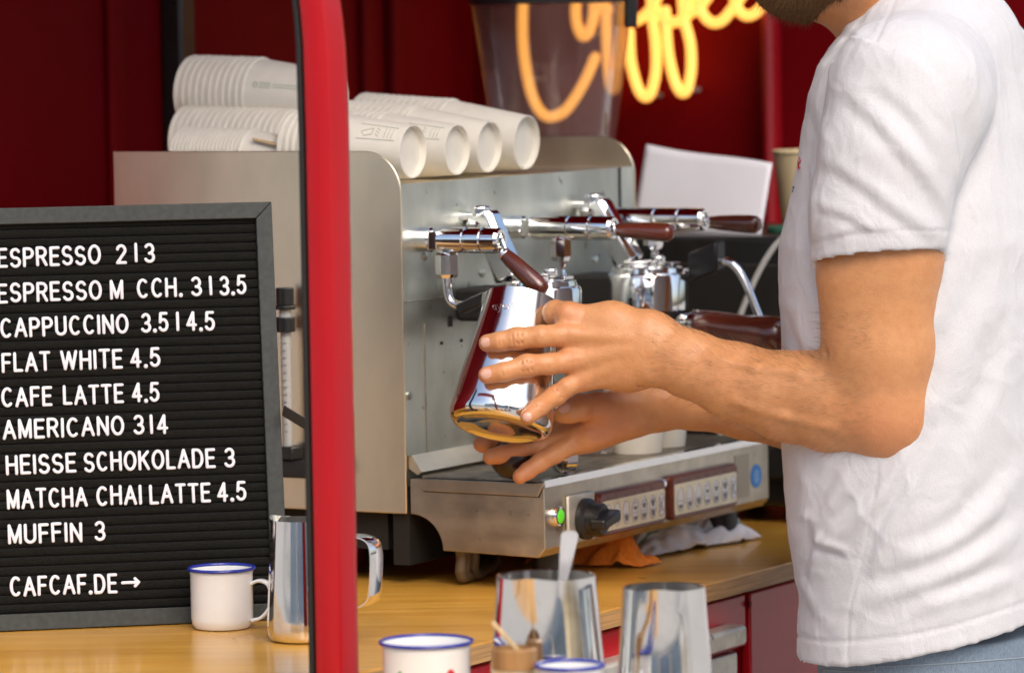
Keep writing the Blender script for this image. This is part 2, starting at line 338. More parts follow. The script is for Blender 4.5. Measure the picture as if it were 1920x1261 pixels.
# ------------------------------------------------------------------ espresso machine
mach = empty('espresso_machine', O, 'two group stainless espresso machine with brown wooden lever handles on the counter', 'espresso machine', rz=-TH)
def part(mb, name, m, parent=mach, **k): return mb.build(name, m, parent, local=(parent is mach), **k)
def sub(mb, name, m, parent, **k): return mb.build(name, m, parent, local=True, **k)
SW, SD, ZB, ZT, ZP = .5065, -.3465, .073, .4385, .405
def side_outline(u):
    pts = [(SD, ZB), (0, ZB), (0, ZT-.042)] + [(x, z) for x, z in arc(-.042, ZT-.042, .042, .042, 0, 90, 12)][1:] + [(SD, ZT)]
    return [Vector((v, u, z)) for v, z in pts]
part(MB().prism(side_outline(-.003), 0, (0, .003, 0)), 'side_panel', M_steel, bevel=.0008)
part(MB().prism(side_outline(SW), 0, (0, .003, 0)), 'side_panel', M_steel, bevel=.0008)
fp = part(MB().box((-.006, .0005, .10), (-.001, SW-.0005, ZP)), 'front_panel', M_panel)
sub(MB().box((-.0008, .0405, .112), (.0002, .0411, .262)).box((-.0008, .001, .2865), (.0002, .12, .2871)), 'panel_seam', M_grille, fp)
q = ml(1163, 350, v=.0); sub(MB().box((-.0009, q.y-.001, .2), (.0006, q.y+.0008, ZP)), 'panel_joint', M_dark, fp)
for px, py in ((768, 741), (905, 512), (1118, 487), (798, 480), (1160, 700)):
    q = ml(px, py, v=0); sub(MB().lathe([(.0045, 0), (.0042, .002), (.002, .003)], (-.001, q.y, q.z), (1, 0, 0), 12), 'screw', M_panel, fp)
sb = MB()
for px, py in ((829, 643), (866, 638), (845, 598)):
    q = ml(px, py, v=0); k = .0015 if py > 610 else .0035
    sb.box((-.0009, q.y-k, q.z-k*(1 if py > 610 else 2.2)), (.0004, q.y+k, q.z+k))
sub(sb, 'panel_holes', M_dark, fp)
part(MB().box((SD+.003, .0005, ZP-.004), (-.0065, SW-.0005, ZP)), 'cup_shelf', M_steel)
part(MB().box((SD, .0005, ZB), (SD+.0025, SW-.0005, ZT-.02)), 'back_panel', M_steel)
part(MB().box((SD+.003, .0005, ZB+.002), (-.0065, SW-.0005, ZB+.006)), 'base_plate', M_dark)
# dark underside and front of the body above the tray
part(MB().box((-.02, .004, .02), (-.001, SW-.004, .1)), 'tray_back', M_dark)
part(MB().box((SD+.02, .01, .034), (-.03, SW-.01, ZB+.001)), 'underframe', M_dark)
# splash rail along the back of the tray
a0 = ml(768, 880, v=.012); a1 = ml(1240, 800, v=.012)
zr = a0.z
part(MB().rings([[Vector((.0005, u, zr+.012)), Vector((.004, u, zr+.0125)), Vector((.0155, u, zr-.004)), Vector((.011, u, zr-.007)), Vector((.0005, u, zr-.001))] for u in (.002, SW-.01)]), 'splash_rail', M_steel, smooth=False)
# drip tray
TW = .512; TV = .157; TZ = .1085
out = [(.003, .0730), (.003, TZ-.0005), (TV-.001, TZ-.0005), (TV, TZ-.0015), (TV, .043), (TV-.008, .0345), (.040, .0372)] + [(x, z) for x, z in arc(.003, .0372, .037, .0358, 0, 90, 10)][1:-1]
# (the quarter round cut-out behind the tray's lower corner)
tray = part(MB().prism([Vector((v, .0, z)) for v, z in out], 0, (0, TW, 0)), 'drip_tray', M_tray, angle=30, bevel=.0007)
# folded flap on the near side, black plate as painted shade under the bars, grille bars, front lip
sub(MB().prism([Vector((v, -.0032, z)) for v, z in ((.006, TZ+.0005), (TV+.001, TZ+.0005), (TV-.006, TZ-.0125), (.020, TZ-.0115))], 0, (0, .0031, 0)), 'folded_flap', M_tray, tray, bevel=.0005)
sub(MB().prism([Vector((v, -.0009, z)) for v, z in ((.010, TZ-.004), (TV-.002, TZ-.006), (TV-.0055, TZ-.0136), (.0195, TZ-.0127))], 0, (0, .0007, 0)), 'flap_gap', M_dark, tray, smooth=False)
gb = MB(); u = .008
sub(MB().box((.016, .006, TZ-.0004), (TV-.007, TW-.006, TZ+.0006)), 'recess_shade', M_dark, tray)
while u < TW-.012:
    gb.box((.014, u, TZ+.0008), (TV-.006, u+.0032, TZ+.003)); u += .0056
for v in (.014, .08, TV-.010): gb.box((v, .006, TZ+.0007), (v+.004, TW-.006, TZ+.0028))
sub(gb, 'drip_grille', M_grille, tray, smooth=False)
sub(MB().rings([[Vector((TV-.008, u, TZ+.0008)), Vector((TV-.004, u, TZ+.0042)), Vector((TV+.0016, u, TZ+.0035)), Vector((TV+.0022, u, TZ-.0035)), Vector((TV+.0006, u, TZ-.0040)), Vector((TV-.004, u, TZ-.0004))] for u in (-.0015, TW+.0015)]), 'front_lip', M_chrome, tray, smooth=False)
# controls on the tray's front face
def fr(px, py, v=TV+.0005): return ml(px, py, v=v)
q = fr(1044, 967)
lamp = part(MB().lathe([(.0105, 0), (.0105, .002), (.0095, .005), (.0075, .0052), (.0075, .002)], (TV, q.y, q.z), (1, 0, 0), 24), 'indicator_lamp', M_chrome)
sub(MB().lathe([(.0072, .0), (.007, .0050), (.005, .0068), (.002, .0074)], (TV, q.y, q.z), (1, 0, 0), 20), 'lens', M_lamp, lamp)
a, b = fr(1060, 930), fr(1112, 1012)
kp = part(MB().box((TV, a.y, fr(1085, 1008).z), (TV+.004, b.y, fr(1085, 924).z)), 'switch_plate', M_face, bevel=.0035)
q = fr(1088, 972)
kn = part(MB().lathe([(.021, 0), (.021, .005), (.017, .008), (.0165, .020), (.014, .022)], (TV+.0045, q.y+.002, q.z), (1, 0, 0), 28), 'rotary_knob', M_black)
sub(MB().obox((TV+.028, q.y+.002, q.z), (.009, 0, 0), (0, .0185, .004), (0, -.0011, .0058)), 'grip', M_black, kn, bevel=.003)
def keypad(pxl, yl, pxr, yr, hh):    # centre-left and centre-right pixels, half height px
    L_, R_ = fr(pxl, yl), fr(pxr, yr); zc = (L_.z+R_.z)/2; u0, u1 = L_.y, R_.y
    top, bot = fr((pxl+pxr)/2, (yl+yr)/2-hh).z, fr((pxl+pxr)/2, (yl+yr)/2+hh).z
    def rr(u0, u1, z0, z1, r, v): return [Vector((v, u, z)) for cx, cz, s in ((u1-r, z1-r, 0), (u0+r, z1-r, 90), (u0+r, z0+r, 180), (u1-r, z0+r, 270)) for u, z in arc(cx, cz, r, r, s, s+90, 5)]
    k = part(MB().rings([rr(u0, u1, bot, top, .006, TV), rr(u0, u1, bot, top, .006, TV+.005), rr(u0+.003, u1-.003, bot+.002, top-.002, .005, TV+.008)]), 'keypad', M_keyframe)
    iu0, iu1 = u0+.0055, u1-.0055; zb, zt_ = bot+.0052, top-.0090
    sub(MB().rings([rr(iu0, iu1, zb, zt_, .003, TV+.0075), rr(iu0, iu1, zb, zt_, .003, TV+.0086)]), 'key_plate', M_cream, k, smooth=False)
    n = 7; ins = MB()
    for i in range(n):
        uc = iu0+(iu1-iu0)*(i+.55)/n; zc = (zb+zt_)/2; ru, rz_ = (iu1-iu0)/n*.37, (zt_-zb)*.38
        e = lambda v, s=1.0: [Vector((v, uc+ru*s*math.cos(t), zc+rz_*s*math.sin(t))) for t in [2*math.pi*j/24 for j in range(24)]]
        ky = sub(MB().rings([e(TV+.0084), e(TV+.0093)]), 'key', M_oval, k, smooth=False)
        ins.tube(e(TV+.0094), .00024, 4, closed=True)
        if i < 6:    # little cup pictures: one cup below, or two
            for zz in ([-.55] if i < 3 else [-.62, .25]):
                w = ru*.62; f_ = .12+.22*(i % 3)
                ins.prism([Vector((TV+.0094, uc+du*w, zc+rz_*(zz+dz))) for du, dz in ((-1, f_*.55), (1, f_*.55+.02), (.55, -.18), (-.25, -.22))], 0, (.0003, 0, 0))
                ins.tube([Vector((TV+.0095, uc-w, zc+rz_*(zz+.42))), Vector((TV+.0095, uc+w, zc+rz_*(zz+.42)))], .0003, 4)
        else:
            for s_ in ((-.5, -.6, -.5, .6), (-.5, 0, .5, .55), (-.5, 0, .5, -.55), (.1, .2, .1, -.5)):
                ins.tube([Vector((TV+.0095, uc+ru*s_[0], zc+rz_*s_[1])), Vector((TV+.0095, uc+ru*s_[2], zc+rz_*s_[3]))], .00045, 4)
    ins2 = MB()
    for i in range(6):
        uc = iu0+(iu1-iu0)*(i+.6)/n; ins2.cyl((TV+.0079, uc, top-.006), (TV+.0083, uc, top-.006), .0011, n=8)
    sub(ins, 'key_pictures', M_ink, k, smooth=False); sub(ins2, 'indicator_dots', M_black, k, smooth=False)
keypad(1112, 966, 1238, 938, 41); keypad(1248, 933, 1373, 908, 41)
q = fr(1240, 906); part(MB().lathe([(.005, 0), (.0048, .004), (.003, .0055)], (TV, q.y, q.z), (1, 0, 0), 14), 'cover_screw', M_chrome)
a, b = fr(1378, 900), fr(1405, 895)
part(MB().box((TV+.0001, a.y, .050), (TV+.0007, b.y, .097)), 'tape_strip', M_tape, smooth=False)
q = fr(1418, 892); st = part(MB().lathe([(.0128, 0), (.0128, .0006)], (TV+.0001, q.y, q.z), (1, 0, 0), 28), 'round_sticker', M_sticker, smooth=False)
sm = MB()
for dz, w in ((.0055, .5), (.0025, .8), (-.0005, .55), (-.0035, .8), (-.0062, .4)): sm.box((TV+.0008, q.y-.008*w, q.z+dz-.0007), (TV+.0011, q.y+.008*w, q.z+dz+.0007))
sub(sm, 'sticker_lines', mat('sticker_print', (.35, .55, .80), .4), st, smooth=False)
for v, u in ((.125, .075), (.128, .447), (-.30, .06), (-.30, .45)):
    part(MB().lathe([(.024, .0005), (.024, .006), (.021, .010), (.0205, .037)], (v, u, 0), (0, 0, 1), 28), 'foot', M_black)
for px, w in ((860, .006), (884, .0055), (868, .0055)):
    q = ml(px, 1040, v=.05)
    part(MB().tube(spline([(.05, q.y, .045), (.052, q.y+.003, .03), (.05, q.y+.004, .014), (.046, q.y+.02, .0068), (.02, q.y+.10, .0066), (-.06, q.y+.24, .0066)]), w, 12), 'braided_hose', M_hose)
# --- steam and water valves
def valve(px0, px1, py, u, rp, lever, neck=None):
    a = ml(px0, py, u=u); b = ml(px1, py+ (1 if px1 < 1000 else 0), u=u); zc = a.z; vb = b.x
    pr = [(rp*.95, -.002), (rp*.95, .012), (rp*.82, .014), (rp*.82, .022), (rp, .024), (rp, vb*.56), (rp*.90, vb*.56+.001), (rp*.90, vb*.56+.003), (rp*1.0, vb*.56+.004), (rp, vb*.775), (rp*.92, vb*.775+.001), (rp*.92, vb*.775+.0025), (rp, vb*.775+.0035), (rp*.98, vb-.003), (rp*.86, vb), (rp*.62, vb), (rp*.55, vb-.006)]
    va = part(MB().lathe(pr, (0, u, zc), (1, 0, 0), 36), 'valve', M_chrome, angle=14)
    sub(MB().obox((.020, u, zc), (.005, 0, 0), (0, rp*.97, 0), (0, 0, rp*.75)), 'valve_flat', M_chrome, va, bevel=.001)
    d0 = Vector((vb-.004, u, zc)); l0, l1 = lever
    d = (l1-l0).normalized(); L_ = (l1-l0).length
    sub(MB().tube([d0, d0+Vector((.004, 0, 0)), l0+d*.004], .0034, 10), 'lever_stem', M_chrome, va)
    sub(MB().lathe([(.0062, -.004), (.0070, -.002), (.0066, .001)], l0, d, 20), 'ferrule', M_chrome, va)
    sub(MB().lathe([(.0068, .0), (.0080, L_*.15), (.0092, L_*.5), (.0098, L_*.78), (.0092, L_*.9), (.0068, L_*.975), (.003, L_)], l0, d, 24), 'lever_handle', M_handle, va, angle=60)
    return va, zc, vb
V1u = .036; zc = ml(850, 449, u=V1u).z
v1, z1, vb1 = valve(757, 940, 449, V1u, .0130, (ml(948, 478, u=V1u), ml(1012, 548, u=V1u)-Vector((-.006, 0, 0))))
q = ml(838, 490, u=V1u)
nk = sub(MB().lathe([(.0085, .004), (.0095, -.004), (.0122, -.007), (.0122, -.0265), (.0105, -.030), (.005, -.031)], (q.x, V1u, z1-.008), (0, 0, 1), 8), 'wand_joint', M_chrome, v1, angle=20)
w = [ml(x, y, u=V1u) for x, y in ((839, 520), (839, 545), (846, 566), (866, 573), (890, 563))]
sub(MB().tube(spline(w, 6), .0047, 14), 'steam_wand', M_chrome, v1)
sub(MB().lathe([(.0065, 0), (.0065, .008), (.005, .010)], w[0]-Vector((0, 0, .006)), (0, 0, 1), 16), 'wand_nut', M_chrome, v1)
g0, g1 = ml(863, 574, u=V1u), ml(945, 536, u=V1u)
sub(MB().obox((g0+g1)/2-Vector((0, 0, .003)), (g1-g0)/2, (0, .009, 0), Vector((g1-g0)).cross(Vector((0, 1, 0))).normalized()*-.0055), 'wand_grip', M_black, v1, bevel=.002)
sub(MB().prism([ml(x, y, u=V1u-.004) for x, y in ((884, 584), (935, 560), (935, 620), (903, 606))], 0, (0, .008, 0)), 'grip_guard', M_black, v1, bevel=.002)
q0 = ml(970, 425, v=.004); V2u = q0.y
v2, z2, vb2 = valve(972, 1152, 426, V2u, .0126, (ml(1160, 431, u=V2u), ml(1264, 437, u=V2u)))
q = ml(1052, 465, u=V2u)
sub(MB().lathe([(.0085, .004), (.0095, -.002), (.0115, -.005), (.0115, -.022), (.0095, -.0265), (.0045, -.0275)], (q.x, V2u, z2-.008), (0, 0, 1), 8), 'wand_joint', M_chrome, v2, angle=20)
w = [ml(x, y, u=V2u) for x, y in ((1055, 490), (1056, 520), (1057, 560), (1058, 640))]
sub(MB().tube(w, .0042, 12), 'water_spout', M_chrome, v2)
q0 = ml(1120, 405, v=.004); V3u = min(q0.y, SW-.03)
v3, z3, vb3 = valve(1150, 1322, 410, V3u, .0122, (ml(1336, 417, u=V3u), ml(1426, 421, u=V3u)))
q = ml(1225, 452, u=V3u)
sub(MB().lathe([(.0085, .004), (.0095, -.002), (.0115, -.005), (.0115, -.020), (.009, -.024), (.0045, -.025)], (q.x, V3u, z3-.008), (0, 0, 1), 8), 'wand_joint', M_chrome, v3, angle=20)
w = [ml(x, y, u=V3u) for x, y in ((1228, 470), (1232, 492), (1262, 512), (1310, 505), (1352, 490), (1376, 497), (1398, 530), (1420, 585), (1445, 640), (1462, 670))]
sub(MB().tube(spline(w, 6), .0043, 12), 'steam_wand', M_chrome, v3)
g0, g1 = ml(1300, 500, u=V3u), ml(1350, 480, u=V3u)
sub(MB().obox((g0+g1)/2, (g1-g0)*.55, (0, .011, 0), Vector((0, 0, 1))*.016), 'wand_grip', M_black, v3, bevel=.003)
# --- brew groups
def group(pxc, pyc, vc, hexp, armp, barp):
    q = ml(pxc, pyc, v=vc); u, zt_ = q.y, q.z        # pyc: centre of the top rim
    R_ = .0432
    g = part(MB().lathe([(R_*.93, -.045), (R_, -.0435), (R_, -.0075), (R_*.97, -.005), (R_*.90, -.004), (R_*.88, .001), (R_*.70, .0025), (R_*.5, .003)], (vc, u, zt_), (0, 0, 1), 48), 'brew_group', M_chrome, angle=30)
    sub(MB().lathe([(R_*.80, -.062), (R_*.86, -.046), (R_*.90, -.044)], (vc, u, zt_), (0, 0, 1), 40), 'group_gasket', M_dark, g)
    sub(MB().lathe([(.020, .003), (.020, .008), (.016, .009)], (vc-.012, u, zt_), (0, 0, 1), 6), 'cap_nut', M_chrome, g, angle=20, bevel=.001)
    sub(MB().lathe([(.0075, .002), (.0075, .012), (.006, .0135)], (vc+.008, u+.010, zt_), (0, 0, 1), 6), 'hex_bolt', M_chrome, g, angle=20, bevel=.0008)
    sub(MB().box((vc+.016, u-.008, zt_+.0025), (vc+.034, u+.012, zt_+.0065)), 'nozzle_plate', M_chrome, g, bevel=.001)
    sub(MB().box((.0, u-.03, zt_-.04), (vc-.01, u+.03, zt_-.006)), 'group_neck', M_dark, g, bevel=.004)
    h = ml(*hexp, u=u)
    sub(MB().lathe([(.0105, 0), (.0105, .012), (.0085, .014)], (h.x, u, h.z-.007), (0, 0, 1), 6), 'hex_bolt', M_chrome, g, angle=20, bevel=.0008)
    aa, ab = [ml(*p, u=u) for p in armp]
    sub(MB().obox(((aa.x+ab.x)/2, u, (aa.z+ab.z)/2), ((ab.x-aa.x)/2, 0, 0), (0, .010, 0), (0, 0, .004)), 'top_arm', M_chrome, g, bevel=.0018)
    sub(MB().box((aa.x-.001, u-.01, aa.z-.02), (aa.x+.007, u+.01, aa.z+.0035)), 'arm_leg', M_chrome, g, bevel=.0018)
    sub(MB().lathe([(.014, -.007), (.0155, -.003), (.0155, .002), (.013, .0055)], (h.x, u, h.z-.013), (0, 0, 1), 24), 'arm_boss', M_chrome, g)
    ba, bb = [ml(*p, u=u) for p in barp]; d = (bb-ba)
    x = Vector((d.z, 0, -d.x)).normalized()
    sub(MB().rings([[p+x*sx*wd_+Vector((0, sy*.0135, 0)) for sx, sy in ((-1, -.6), (-.6, -1), (.6, -1), (1, -.6), (1, .6), (.6, 1), (-.6, 1), (-1, .6))] for p, wd_ in ((ba, .0120), (ba+d*.08, .0145), (ba+d*.5, .0135), (bb, .0150))]), 'link_bar', M_chrome, g, angle=25, bevel=.0012)
    return g, u, zt_
g1_, gu1, gz1 = group(1011, 528, .082, (900, 398), ((842, 407), (905, 405)), ((907, 402), (958, 520)))
g2_, gu2, gz2 = group(1214, 503, .082, (1113, 375), ((1062, 386), (1116, 382)), ((1118, 382), (1182, 492)))
# --- portafilter locked in the far group; another lying on the grille
def portafilter(name, loc, d, label, L_=.118, drop=0.0, roll=0):
    t = empty(name, loc, label, 'portafilter')
    c = Vector(loc); d = Vector(d).normalized()
    up = Z
    b = MB().lathe([(.020, -.036), (.027, -.032), (.031, -.020), (.0345, -.016), (.0355, 0), (.033, .001), (.032, -.012)], c, up, 36).build('basket_holder', M_chrome, t)
    MB().lathe([(.006, -.058), (.010, -.054), (.010, -.040), (.013, -.034)], c, up, 20).build('spout', M_chrome, t)
    s0 = c+d*.030-up*.012; s1 = c+d*.058-up*.013
    MB().lathe([(.0135, 0), (.0115, .008), (.0120, .020), (.0155, .024), (.0155, .029)], s0, d, 24).build('neck', M_chrome, t)
    hd = (d-Z*drop).normalized()
    MB().lathe([(.0140, 0), (.0170, .004), (.0178, L_*.25), (.0176, L_*.5), (.0198, L_*.72), (.0208, L_*.84), (.0185, L_*.93), (.0115, L_*.985), (.003, L_)], s1, hd, 32).build('handle', M_handle, t, angle=70)
    return t
pw = W3(.082, gu2, gz2-.047)
portafilter('portafilter', pw, B, 'chrome portafilter with long brown handle locked under the far brew group', .112, .10)
# ------------------------------------------------------------------ paper cups
def cup_mesh(name, rb, rr, h):
    mb = MB(); n = 40
    mb.lathe([(rr-.0024, h-.001), (rr-.0006, h+.0004), (rr+.0016, h-.0004), (rr+.0019, h-.0018), (rr+.0013, h-.0034), (rr-.0002, h-.0038), (rb+.0001, .0), (rb-.0008, -.0002), (rb-.0012, .0005), (rb-.0016, .0065), (rb*.5, .0068), (.001, .0068)], n=n, cap0=False, cap1=True)
    mb.lathe([(rr-.0024, h-.001), (rb-.0004, .0085), (rb*.5, .0080), (.001, .0080)], n=n, cap0=False, cap1=True)
    o = mb.build(name, M_paper, None); col.objects.unlink(o); return o.data
CUPB = cup_mesh('paper_cup', .0270, .0375, .090); CUPS = cup_mesh('small_paper_cup', .0215, .0300, .060)
ncup = 0
def axis_matrix(base, axis, roll=0.0):
    z = Vector(axis).normalized(); x = z.cross(Z).normalized() if abs(z.z) < .95 else Vector((1, 0, 0)); y = z.cross(x)
    return Matrix.Translation(base) @ Matrix((x, y, z)).transposed().to_4x4() @ Matrix.Rotation(roll, 4, 'Z')
def put_cup(me, base, axis, label, group, scale=1.0, roll=0.0):
    o = bpy.data.objects.new('paper_cup', me); col.objects.link(o); o.matrix_world = axis_matrix(base, axis, roll) @ Matrix.Scale(scale, 4)
    return tag(o, label, 'paper cup', group)
GC = 'paper cups lying in nested stacks on the machine'
def stack(me, base, axis, n, pitch, lab_in, lab_first, lab_last, rr, rb, h, scale=1.0):
    """base: centre of the exposed base (right end); axis points from base to rims (left)"""
    axis = Vector(axis).normalized(); out = []
    for i in range(n):
        lab = lab_first if i == 0 else (lab_last if i == n-1 else lab_in)
        j = Vector((0, 0, 1))*random.uniform(-.0002, .0002)
        out.append(put_cup(me, base+axis*(pitch*i)+j, axis, lab, GC, scale, random.uniform(0, 6)))
    return out
def mw(px, py, **k): q = ml(px, py, **k); return W3(*q)
ax0 = -B
tilt = math.atan2(.0105, .090)
def lying_axis(du=0.0, tl=1.0): return (-B*math.cos(tilt*tl)+Z*math.sin(tilt*tl)*1.0+A*du).normalized()
RB, RR, HH = .0270, .0375, .090
words = ['nearest', 'second', 'third', 'farthest']
rows = [(775, 297, 7, 1.0), (858, 296, 31, .96), (918, 287, 20, .99), (988, 275, 14, 1.06)]
row_bases = []
for i, (px, py, n, sc) in enumerate(rows):
    q = ml(px, py, v=-.012)
    q = Vector((q.x, q.y, ZP+RB*sc+.0045)); base = W3(*q); row_bases.append(base)
    w_ = ('row of paper cups nearest the camera', 'second row of paper cups', 'third row of paper cups', 'farthest row of paper cups')[i]
    cs = stack(CUPB, base, lying_axis(0, .25 if i < 2 else .55), n, .0082, 'white paper cup nested inside the %s' % w_,
          'white paper cup whose round base ends the %s' % w_, 'open rimmed paper cup at the rear of the %s' % w_, RR, RB, HH, sc)
    if i < 2:     # small printed mark on the end cup, a child of that cup
        c0 = cs[0]; pm = MB()
        for k in range(5):   # rows of tiny print around a small cup emblem
            a0 = .0; 
        def onc(t, h, dr=.0003): r = RB+(RR-RB)*h/HH+dr; return Vector((r*math.cos(t), r*math.sin(t), h))
        # find local angle facing camera and up
        c0.rotation_mode = 'XYZ'; mwi = c0.matrix_world.inverted() if False else axis_matrix(base, lying_axis(0, .25), 0).inverted()
        c0.matrix_world = axis_matrix(base, lying_axis(0, .25), 0) @ Matrix.Scale(sc, 4)
        dl = (mwi.to_3x3() @ (Vector((0, -1, .75)))); t0 = math.atan2(dl.y, dl.x)
        def ln(t1, h1, t2, h2): pm.tube([onc(t1+(t2-t1)*k/4, h1+(h2-h1)*k/4) for k in range(5)], .00035, 4)
        for k, hh in enumerate((.012, .016, .020)):
            ln(t0-.22, hh, t0+.02, hh); ln(t0+.08, hh, t0+.2, hh)
        for k in range(3): ln(t0-.2+.13*k, .026, t0-.1+.13*k, .030)
        ln(t0-.12, .034, t0+.12, .034); ln(t0-.12, .034, t0-.2, .042); ln(t0-.2, .042, t0-.05, .046); ln(t0-.05, .046, t0+.12, .034)
        for tt in (t0-.30, t0+.27): ln(tt, .008, tt, .05)
        pr = pm.build('printed_mark', M_cupin, c0, local=True)
# stack lying in the valley on top, near the rear
topax = lying_axis(0, .3)
bq = ml(628, 183, u=.172)
base = W3(*bq)
topst = stack(CUPB, base, topax, 11, .0084, 'white paper cup nested in the short stack lying on top', 'white paper cup at the base end of the stack on top', 'white paper cup with open rim at the rear of the stack on top', RR, RB, HH, 1.04)
c0 = topst[0]; pm = MB()
c0.matrix_world = axis_matrix(base, topax, 0) @ Matrix.Scale(1.04, 4); mwi = axis_matrix(base, topax, 0).inverted()
dl = mwi.to_3x3() @ Vector((0, -1, .22)); t0 = math.atan2(dl.y, dl.x)
def onc(t, h, dr=.0003): r = RB+(RR-RB)*h/HH+dr; return Vector((r*math.cos(t), r*math.sin(t), h))
def ln(t1, h1, t2, h2): pm.tube([onc(t1+(t2-t1)*k/6, h1+(h2-h1)*k/6) for k in range(7)], .00035, 4)
for dt in (0, .07, .14): ln(t0+dt, .058, t0+dt, .070)
for dt in (.02, .11): ln(t0+dt, .014, t0+dt, .055)
pm.tube([onc(t0+.07+.07*math.cos(k*.6), .0745+.0022*math.sin(k*.6)) for k in range(11)], .00045, 4)
pm.build('printed_mark', mat('green_print', (.20, .34, .16), .6), c0, local=True)
# small cups in front, half hidden by the side panel's edge
z = ZP+.0215+.002; q = ml(566, 300, u=.036); q = Vector((q.x, .036, z))
stack(CUPS, W3(*q), lying_axis(0, .12), 19, .0046, 'small white paper cup nested in the low stack behind the side panel', 'small white paper cup ending the low stack behind the red post', 'small white paper cup with open rim at the rear of the low stack', .03, .0215, .06)
a, b = mw(492, 264, u=.012), mw(560, 280, u=.012)
tag(MB().obox((a+b)/2, (b-a)*.75, A*.003, (b-a).cross(A).normalized()*.0008).build('stir_stick', M_stick, None, at=(a+b)/2), 'flat wooden stir stick lying on the small paper cups', 'stir stick')
# upturned cups on the drip tray, cup behind the barista
for px, py, lab in ((1178, 850, 'white paper cup standing on the drip grille behind the wrists, nearer one'), (1222, 838, 'white paper cup standing on the drip grille, half hidden behind another cup')):
    q = ml(px, py, z=TZ+.0035)
    put_cup(CUPB, W3(q.x, q.y+.02, TZ+.0035), Z, lab, 'paper cups standing on the drip tray', .98)
# small glass on the tray behind the right hand
q = ml(1085, 858, z=TZ+.003)
MBg = MB().lathe([(.019, 0), (.024, .004), (.027, .03), (.028, .05), (.0268, .05), (.0255, .03), (.022, .006), (.001, .005)], W3(q.x, q.y+.03, TZ+.0035), Z, 32, cap1=False)
tag(MBg.build('shot_glass', M_glass, None, at=W3(q.x, q.y+.03, TZ+.0035)), 'small clear shot glass on the drip grille behind the hands', 'glass')
# portafilter lying on the grille, handle towards the camera
# tamper lying on the grille with its dark brown knob towards us
q = ml(962, 859, u=.004); c = W3(q.x, .004, TZ+.003+.0212)
M_tamper = mat('dark_knob', (.022, .010, .008), .25)
tp = empty('tamper', c-Z*.023, 'dark brown round tamper knob on the drip grille below the pitcher', 'tamper')
dax = (A*.8+B*.5+Z*.0).normalized()
MB().lathe([(.003, -.022), (.012, -.0192), (.0185, -.012), (.0212, -.001), (.0206, .008), (.0165, .018), (.0115, .025), (.0100, .036)], c, dax, 36).build('knob', M_tamper, tp, angle=80)
MB().lathe([(.010, .0355), (.011, .045), (.0192, .052), (.0192, .064)], c, dax, 36).build('tamper_base', M_chrome, tp)
# ------------------------------------------------------------------ letter board
YB = 4.202
bl = onp(0, 1183, (0, 0, CZ), (0, 0, 1)); br = onp(540, 1160, (0, 0, CZ), (0, 0, 1))
e1 = (br-bl).normalized(); nrm0 = Vector((e1.y, -e1.x, 0)); LEAN = math.radians(9)
e2 = (Z*math.cos(LEAN)-nrm0*math.sin(LEAN)).normalized(); en = e1.cross(e2).normalized()
if en.y > 0: en = -en
en_cam = en                                                     # towards the camera
def bpt(px, py, off=0.0): return onp(px, py, bl+en_cam*off, en_cam)
def bst(px, py): r = bpt(px, py)-bl; return r.dot(e1), r.dot(e2)
def bw(s, t, off=0.0): return bl+e1*s+e2*t+en_cam*off
s1 = bst(541, 1161)[0]; t1 = bst(516, 379)[1]; s0 = bst(-78, 700)[0]; FW = .0158
board = empty('letter_board', bw((s0+s1)/2, 0), 'black felt letter board with a white menu in a grey wooden frame', 'menu board')
def bbox_(mb, s_a, s_b, t_a, t_b, o_a, o_b):
    return mb.hexa([bw(s_a, t_a, o_b), bw(s_b, t_a, o_b), bw(s_b, t_a, o_a), bw(s_a, t_a, o_a), bw(s_a, t_b, o_b), bw(s_b, t_b, o_b), bw(s_b, t_b, o_a), bw(s_a, t_b, o_a)])
MB().prism([bw(s0, 0, -.012), bw(s1, 0, -.012), bw(s1, t1, -.012), bw(s0, t1, -.012)], 0, en_cam*.008).build('backing', M_black, board, smooth=False)
fo = .006
for nm, quad in (('rail', [(s0, 0), (s1, 0), (s1-FW, FW), (s0+FW, FW)]), ('rail', [(s0, t1), (s1, t1), (s1-FW, t1-FW), (s0+FW, t1-FW)]), ('stile', [(s0, .0003), (s0, t1-.0003), (s0+FW, t1-FW-.0002), (s0+FW, FW+.0002)]), ('stile', [(s1, .0003), (s1, t1-.0003), (s1-FW, t1-FW-.0002), (s1-FW, FW+.0002)])):
    MB().prism([bw(s, t, -.018) for s, t in quad], 0, en_cam*(.018+fo)).build('frame_'+nm, M_frame, board, bevel=.0008)
fm = MB(); prof = []; pitchr = .0089; t = FW+.0005
while t < t1-FW:
    for k in range(7):
        a = k/7; prof.append((min(t+pitchr*a, t1-FW), -.0012+.0030*math.sqrt(max(0, 1-(2*a-1)**2))))
    prof.append((min(t+pitchr*.985, t1-FW), -.0028)); t += pitchr
fm.rings([[bw(s, t_, o_) for t_, o_ in prof] for s in (s0+FW*.9, s1-FW*.9)], False, False, closed=False)
fm.build('felt_panel', M_felt, board, angle=50)
